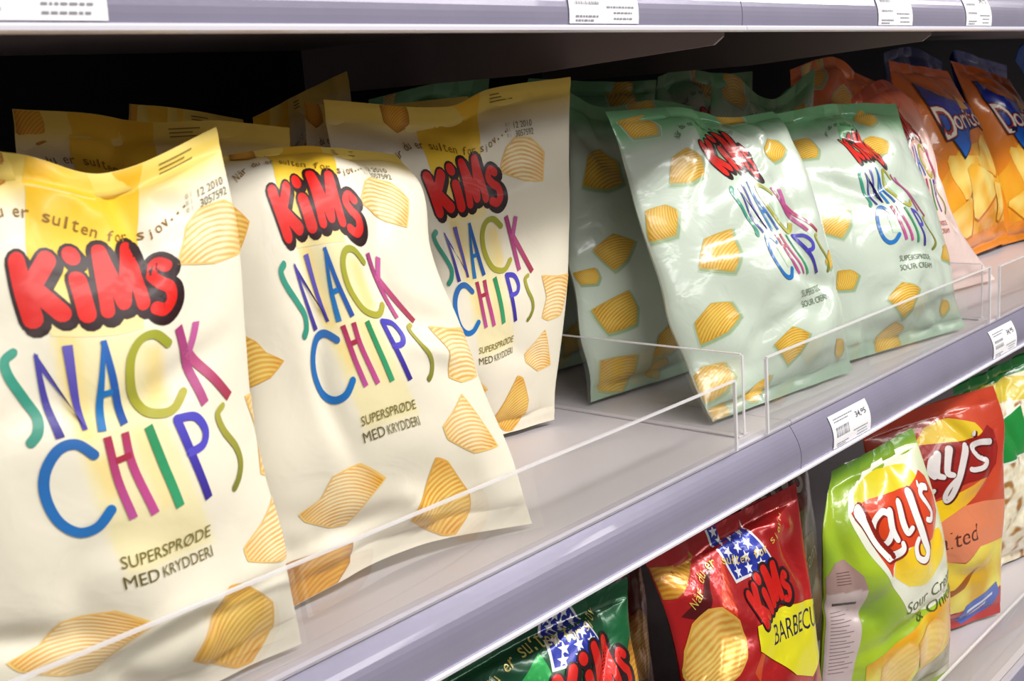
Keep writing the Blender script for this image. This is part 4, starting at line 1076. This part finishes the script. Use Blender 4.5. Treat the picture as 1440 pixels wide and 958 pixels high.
def price_tag(pt, x0, x1, t0, t1, label, group, skew=0.0, price='34,95'):
    yy, zz = pt((t0 + t1) / 2, .001)
    root = empty('price_tag', ((x0 + x1) / 2, yy, zz)); tag(root, label, 'price tag', group)
    def sheet(name, x0, x1, t0, t1, off, mat, n=8):
        bm = bmesh.new()
        fr = [[bm.verts.new((x, *pt(t0 + (t1 - t0) * j / n, o))) for j in range(n + 1)] for x in (x0, x1) for o in (off, off - .0004)]
        for q in (0, 1):
            a, b = fr[q], fr[q + 2]
            for j in range(n): bm.faces.new((a[j], a[j + 1], b[j + 1], b[j]))
        for a, b in ((fr[0], fr[1]), (fr[2], fr[3])):
            for j in range(n): bm.faces.new((a[j], a[j + 1], b[j + 1], b[j]))
        for j in (0, n): bm.faces.new((fr[0][j], fr[1][j], fr[3][j], fr[2][j]))
        return bm
    bm_obj('paper', sheet('paper', x0, x1, t0, t1, .0011, PAPER), PAPER, root)
    w = x1 - x0; h = t1 - t0
    bm = bmesh.new()
    def q(a, b, c, d):
        vs = [bm.verts.new((x0 + w * s, *pt(t0 + h * t, .0014))) for s, t in ((a, c), (b, c), (b, d), (a, d))]
        bm.faces.new(vs)
    rnd = random.Random(int(x0 * 1000))
    for tt in (.80, .90):
        x = .62
        while x < .88:
            l = rnd.uniform(.015, .05); q(x, x + l, tt, tt + .03); x += l + .012
    for r, (tt, ll) in enumerate(((.12, .45), (.20, .36), (.86, .3), (.93, .22))):
        x = .08
        while x < .08 + ll:
            l = rnd.uniform(.015, .05); q(x, x + l, tt, tt + .035); x += l + .012
    x = .52
    while x < .9:
        l = rnd.uniform(.015, .05); q(x, x + l, .70, .735); x += l + .012
    x = .08
    while x < .42:
        l = rnd.choice((.006, .006, .014)); q(x, x + l, .38, .68); x += l + rnd.choice((.006, .012))
    bm_obj('barcode', bm, INK, root)
    cu = bpy.data.curves.new('t', 'FONT'); cu.body = price; cu.offset = .01
    ob = bpy.data.objects.new('t', cu); me = bpy.data.meshes.new_from_object(ob)
    bpy.data.objects.remove(ob); bpy.data.curves.remove(cu)
    xs = [v.co.x for v in me.vertices]; ys = [v.co.y for v in me.vertices]
    for v in me.vertices:
        s = (v.co.x - min(xs)) / (max(xs) - min(xs)); t = (v.co.y - min(ys)) / (max(ys) - min(ys))
        v.co = (x0 + w * (.62 + .28 * s), *pt(t0 + h * (.40 - .20 * t), .0015))
    ob = link('price_text', me, INKD, root)
    return root

zm = Z0 - .61 * U; zu = Z0 + .185 * U + .0; zl = Z0 - 1.405 * U
s1 = shelf(zm, 1.0, 'middle white metal shelf carrying the yellow, green and orange bags', [.915])
p1 = rail(zm, 1.0, s1, [.915])
s2 = shelf(zu, 1.0, 'upper white metal shelf along the top edge, only its front rail and underside showing', [.832])
p2 = rail(zu, 1.0, s2, [.832])
s3 = shelf(zl, .84, 'lower white metal shelf carrying the lime green and red bags', [1.9])
p3 = rail(zl, .84, s3, [1.9])
for x, s_ in ((.832, s2), (1.25, s2)):
    bm = bmesh.new()
    prof = [(.516, zu - .016), (.516, zu - .050), (.525, zu - .056), (.74, zu - .066), (1.07, zu - .066), (1.07, zu - .016)]
    extrude_profile(bm, prof, x - .0015, x + .0015)
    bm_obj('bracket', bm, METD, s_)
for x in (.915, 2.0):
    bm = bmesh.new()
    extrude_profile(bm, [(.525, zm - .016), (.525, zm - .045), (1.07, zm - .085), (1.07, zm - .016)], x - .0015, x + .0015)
    bm_obj('bracket', bm, METD, s1)
TG = 'paper price tags on the shelf rails'
price_tag(p2, .195, .278, .02, .92, 'price tag at the far left end of the upper rail', TG)
price_tag(p2, .611, .689, .02, .92, 'price tag on the upper rail above the tallest yellow bag corner', TG)
price_tag(p2, 1.08, 1.158, .02, .92, 'price tag on the upper rail, left of the two near the right', TG)
price_tag(p2, 1.30, 1.375, .02, .92, 'price tag on the upper rail nearest the right edge', TG)
price_tag(p1, .978, 1.058, .22, .95, 'price tag on the middle rail above the lime green bag', TG)
price_tag(p1, 1.40, 1.48, .18, .95, 'price tag on the middle rail at the right edge', TG)
price_tag(p3, 1.18, 1.26, .2, .95, 'price tag on the lower rail in the bottom right corner', TG)

# clear plastic dividers and front fences
def divider(x, y0, y1, z, h, label, hback=None):
    root = empty('shelf_divider', (x, (y0 + y1) / 2, z)); tag(root, label, 'divider', 'clear plastic dividers')
    bm = bmesh.new(); add_box(bm, x - .001, x + .001, y0, y1, z + .002, z + h, .0004); bm_obj('panel', bm, CLEAR, root)
    bm = bmesh.new(); add_box(bm, x - .0013, x + .0013, y0 + .001, y1, z + h, z + h + .0012); bm_obj('top_edge', bm, EDGE, root)
    bm = bmesh.new(); add_box(bm, x - .0013, x + .0013, y0 - .0013, y0, z + .002, z + h); bm_obj('front_edge', bm, EDGE, root)
    bm = bmesh.new(); add_box(bm, x - .008, x + .008, y0, y1, z + .0002, z + .002, .0004); bm_obj('foot_strip', bm, MET, root)
    return root
def fence(x0, x1, y, z, h, label):
    root = empty('front_fence', ((x0 + x1) / 2, y, z)); tag(root, label, 'shelf fence', 'clear plastic fences along the shelf fronts')
    bm = bmesh.new(); add_box(bm, x0, x1, y - .001, y + .001, z + .0005, z + h, .0004); bm_obj('panel', bm, CLEAR, root)
    bm = bmesh.new(); add_box(bm, x0, x1, y - .0013, y + .0013, z + h, z + h + .0016); bm_obj('top_edge', bm, EDGE, root)
    for x in (x0, x1):
        bm = bmesh.new(); add_box(bm, x - .0013, x + .0013, y - .0013, y + .0013, z + .0005, z + h); bm_obj('end_edge', bm, EDGE, root)
    return root
divider(.8525, .520, 1.05, zm, .075, 'clear plastic divider between the yellow and the green bags')
divider(1.425, .522, 1.05, zm, .070, 'clear plastic divider between the pink bag and the plump green bag')
fence(-.3, .812, .503, zm, .062, 'clear low fence in front of the yellow bags')
fence(.868, 1.405, .505, zm, .070, 'clear low fence in front of the plump green bags')
fence(1.437, 2.5, .505, zm, .066, 'clear low fence in front of the orange bags')
fence(.3, 2.2, .445, zl, .066, 'clear low fence on the lower shelf')

# ---------------------------------------------------------------- setting
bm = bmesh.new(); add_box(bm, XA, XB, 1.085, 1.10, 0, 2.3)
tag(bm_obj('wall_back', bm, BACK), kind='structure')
bm = bmesh.new(); add_box(bm, -3, 7, -3.5, 1.6, -.05, 0)
tag(bm_obj('floor', bm, simple('store_floor', '#B8B2A8', .35, 0, 0, 1, .08, 3)), kind='structure')

# ---------------------------------------------------------------- light
w = bpy.data.worlds.new('World'); scene.world = w; w.use_nodes = True
bg = w.node_tree.nodes['Background']; bg.inputs[0].default_value = (1, .985, .96, 1); bg.inputs[1].default_value = .10
def area(name, loc, target, sx, sy, power, col=(1, .98, .94)):
    l = bpy.data.lights.new(name, 'AREA'); l.shape = 'RECTANGLE'; l.size = sx; l.size_y = sy; l.energy = power; l.color = col
    o = bpy.data.objects.new(name, l); COL.objects.link(o); o.location = loc
    d = Vector(target) - Vector(loc); o.rotation_euler = d.to_track_quat('-Z', 'Y').to_euler()
    return o
area('ceiling_tube_light', (.8, -.9, 2.75), (.9, .55, 1.2), 2.6, .25, 52)
area('ceiling_tube_light', (3.6, -.9, 2.75), (3.0, .55, 1.2), 2.6, .25, 42)
area('far_fill_light', (-.6, -3.0, 2.75), (.5, .55, 1.2), 2.6, .30, 22)  # this pair is added unseen fill, angled low to light the bag tops
area('far_fill_light', (3.2, -3.0, 2.75), (2.0, .55, 1.2), 2.6, .30, 22)

# ---------------------------------------------------------------- camera
cam = bpy.data.cameras.new('Camera'); co = bpy.data.objects.new('Camera', cam); COL.objects.link(co)
cam.sensor_width = 36; cam.lens = 1600 / 1440 * 36; cam.clip_start = .01
R_ = Vector((.66995774, -.73916074, -.06926772)); D_ = Vector((-.1960197, -.08612945, -.97681011)); F_ = Vector((.7160537, .66799934, -.20259316))
M = Matrix(((R_.x, -D_.x, -F_.x, 0), (R_.y, -D_.y, -F_.y, 0), (R_.z, -D_.z, -F_.z, Z0), (0, 0, 0, 1)))
co.matrix_world = M
scene.camera = co
cam.dof.use_dof = True; cam.dof.focus_distance = 1.0; cam.dof.aperture_fstop = 18
vs = scene.view_settings
vs.view_transform = 'Standard'; vs.look = 'None'; vs.gamma = 1; vs.use_curve_mapping = False; vs.exposure = .08
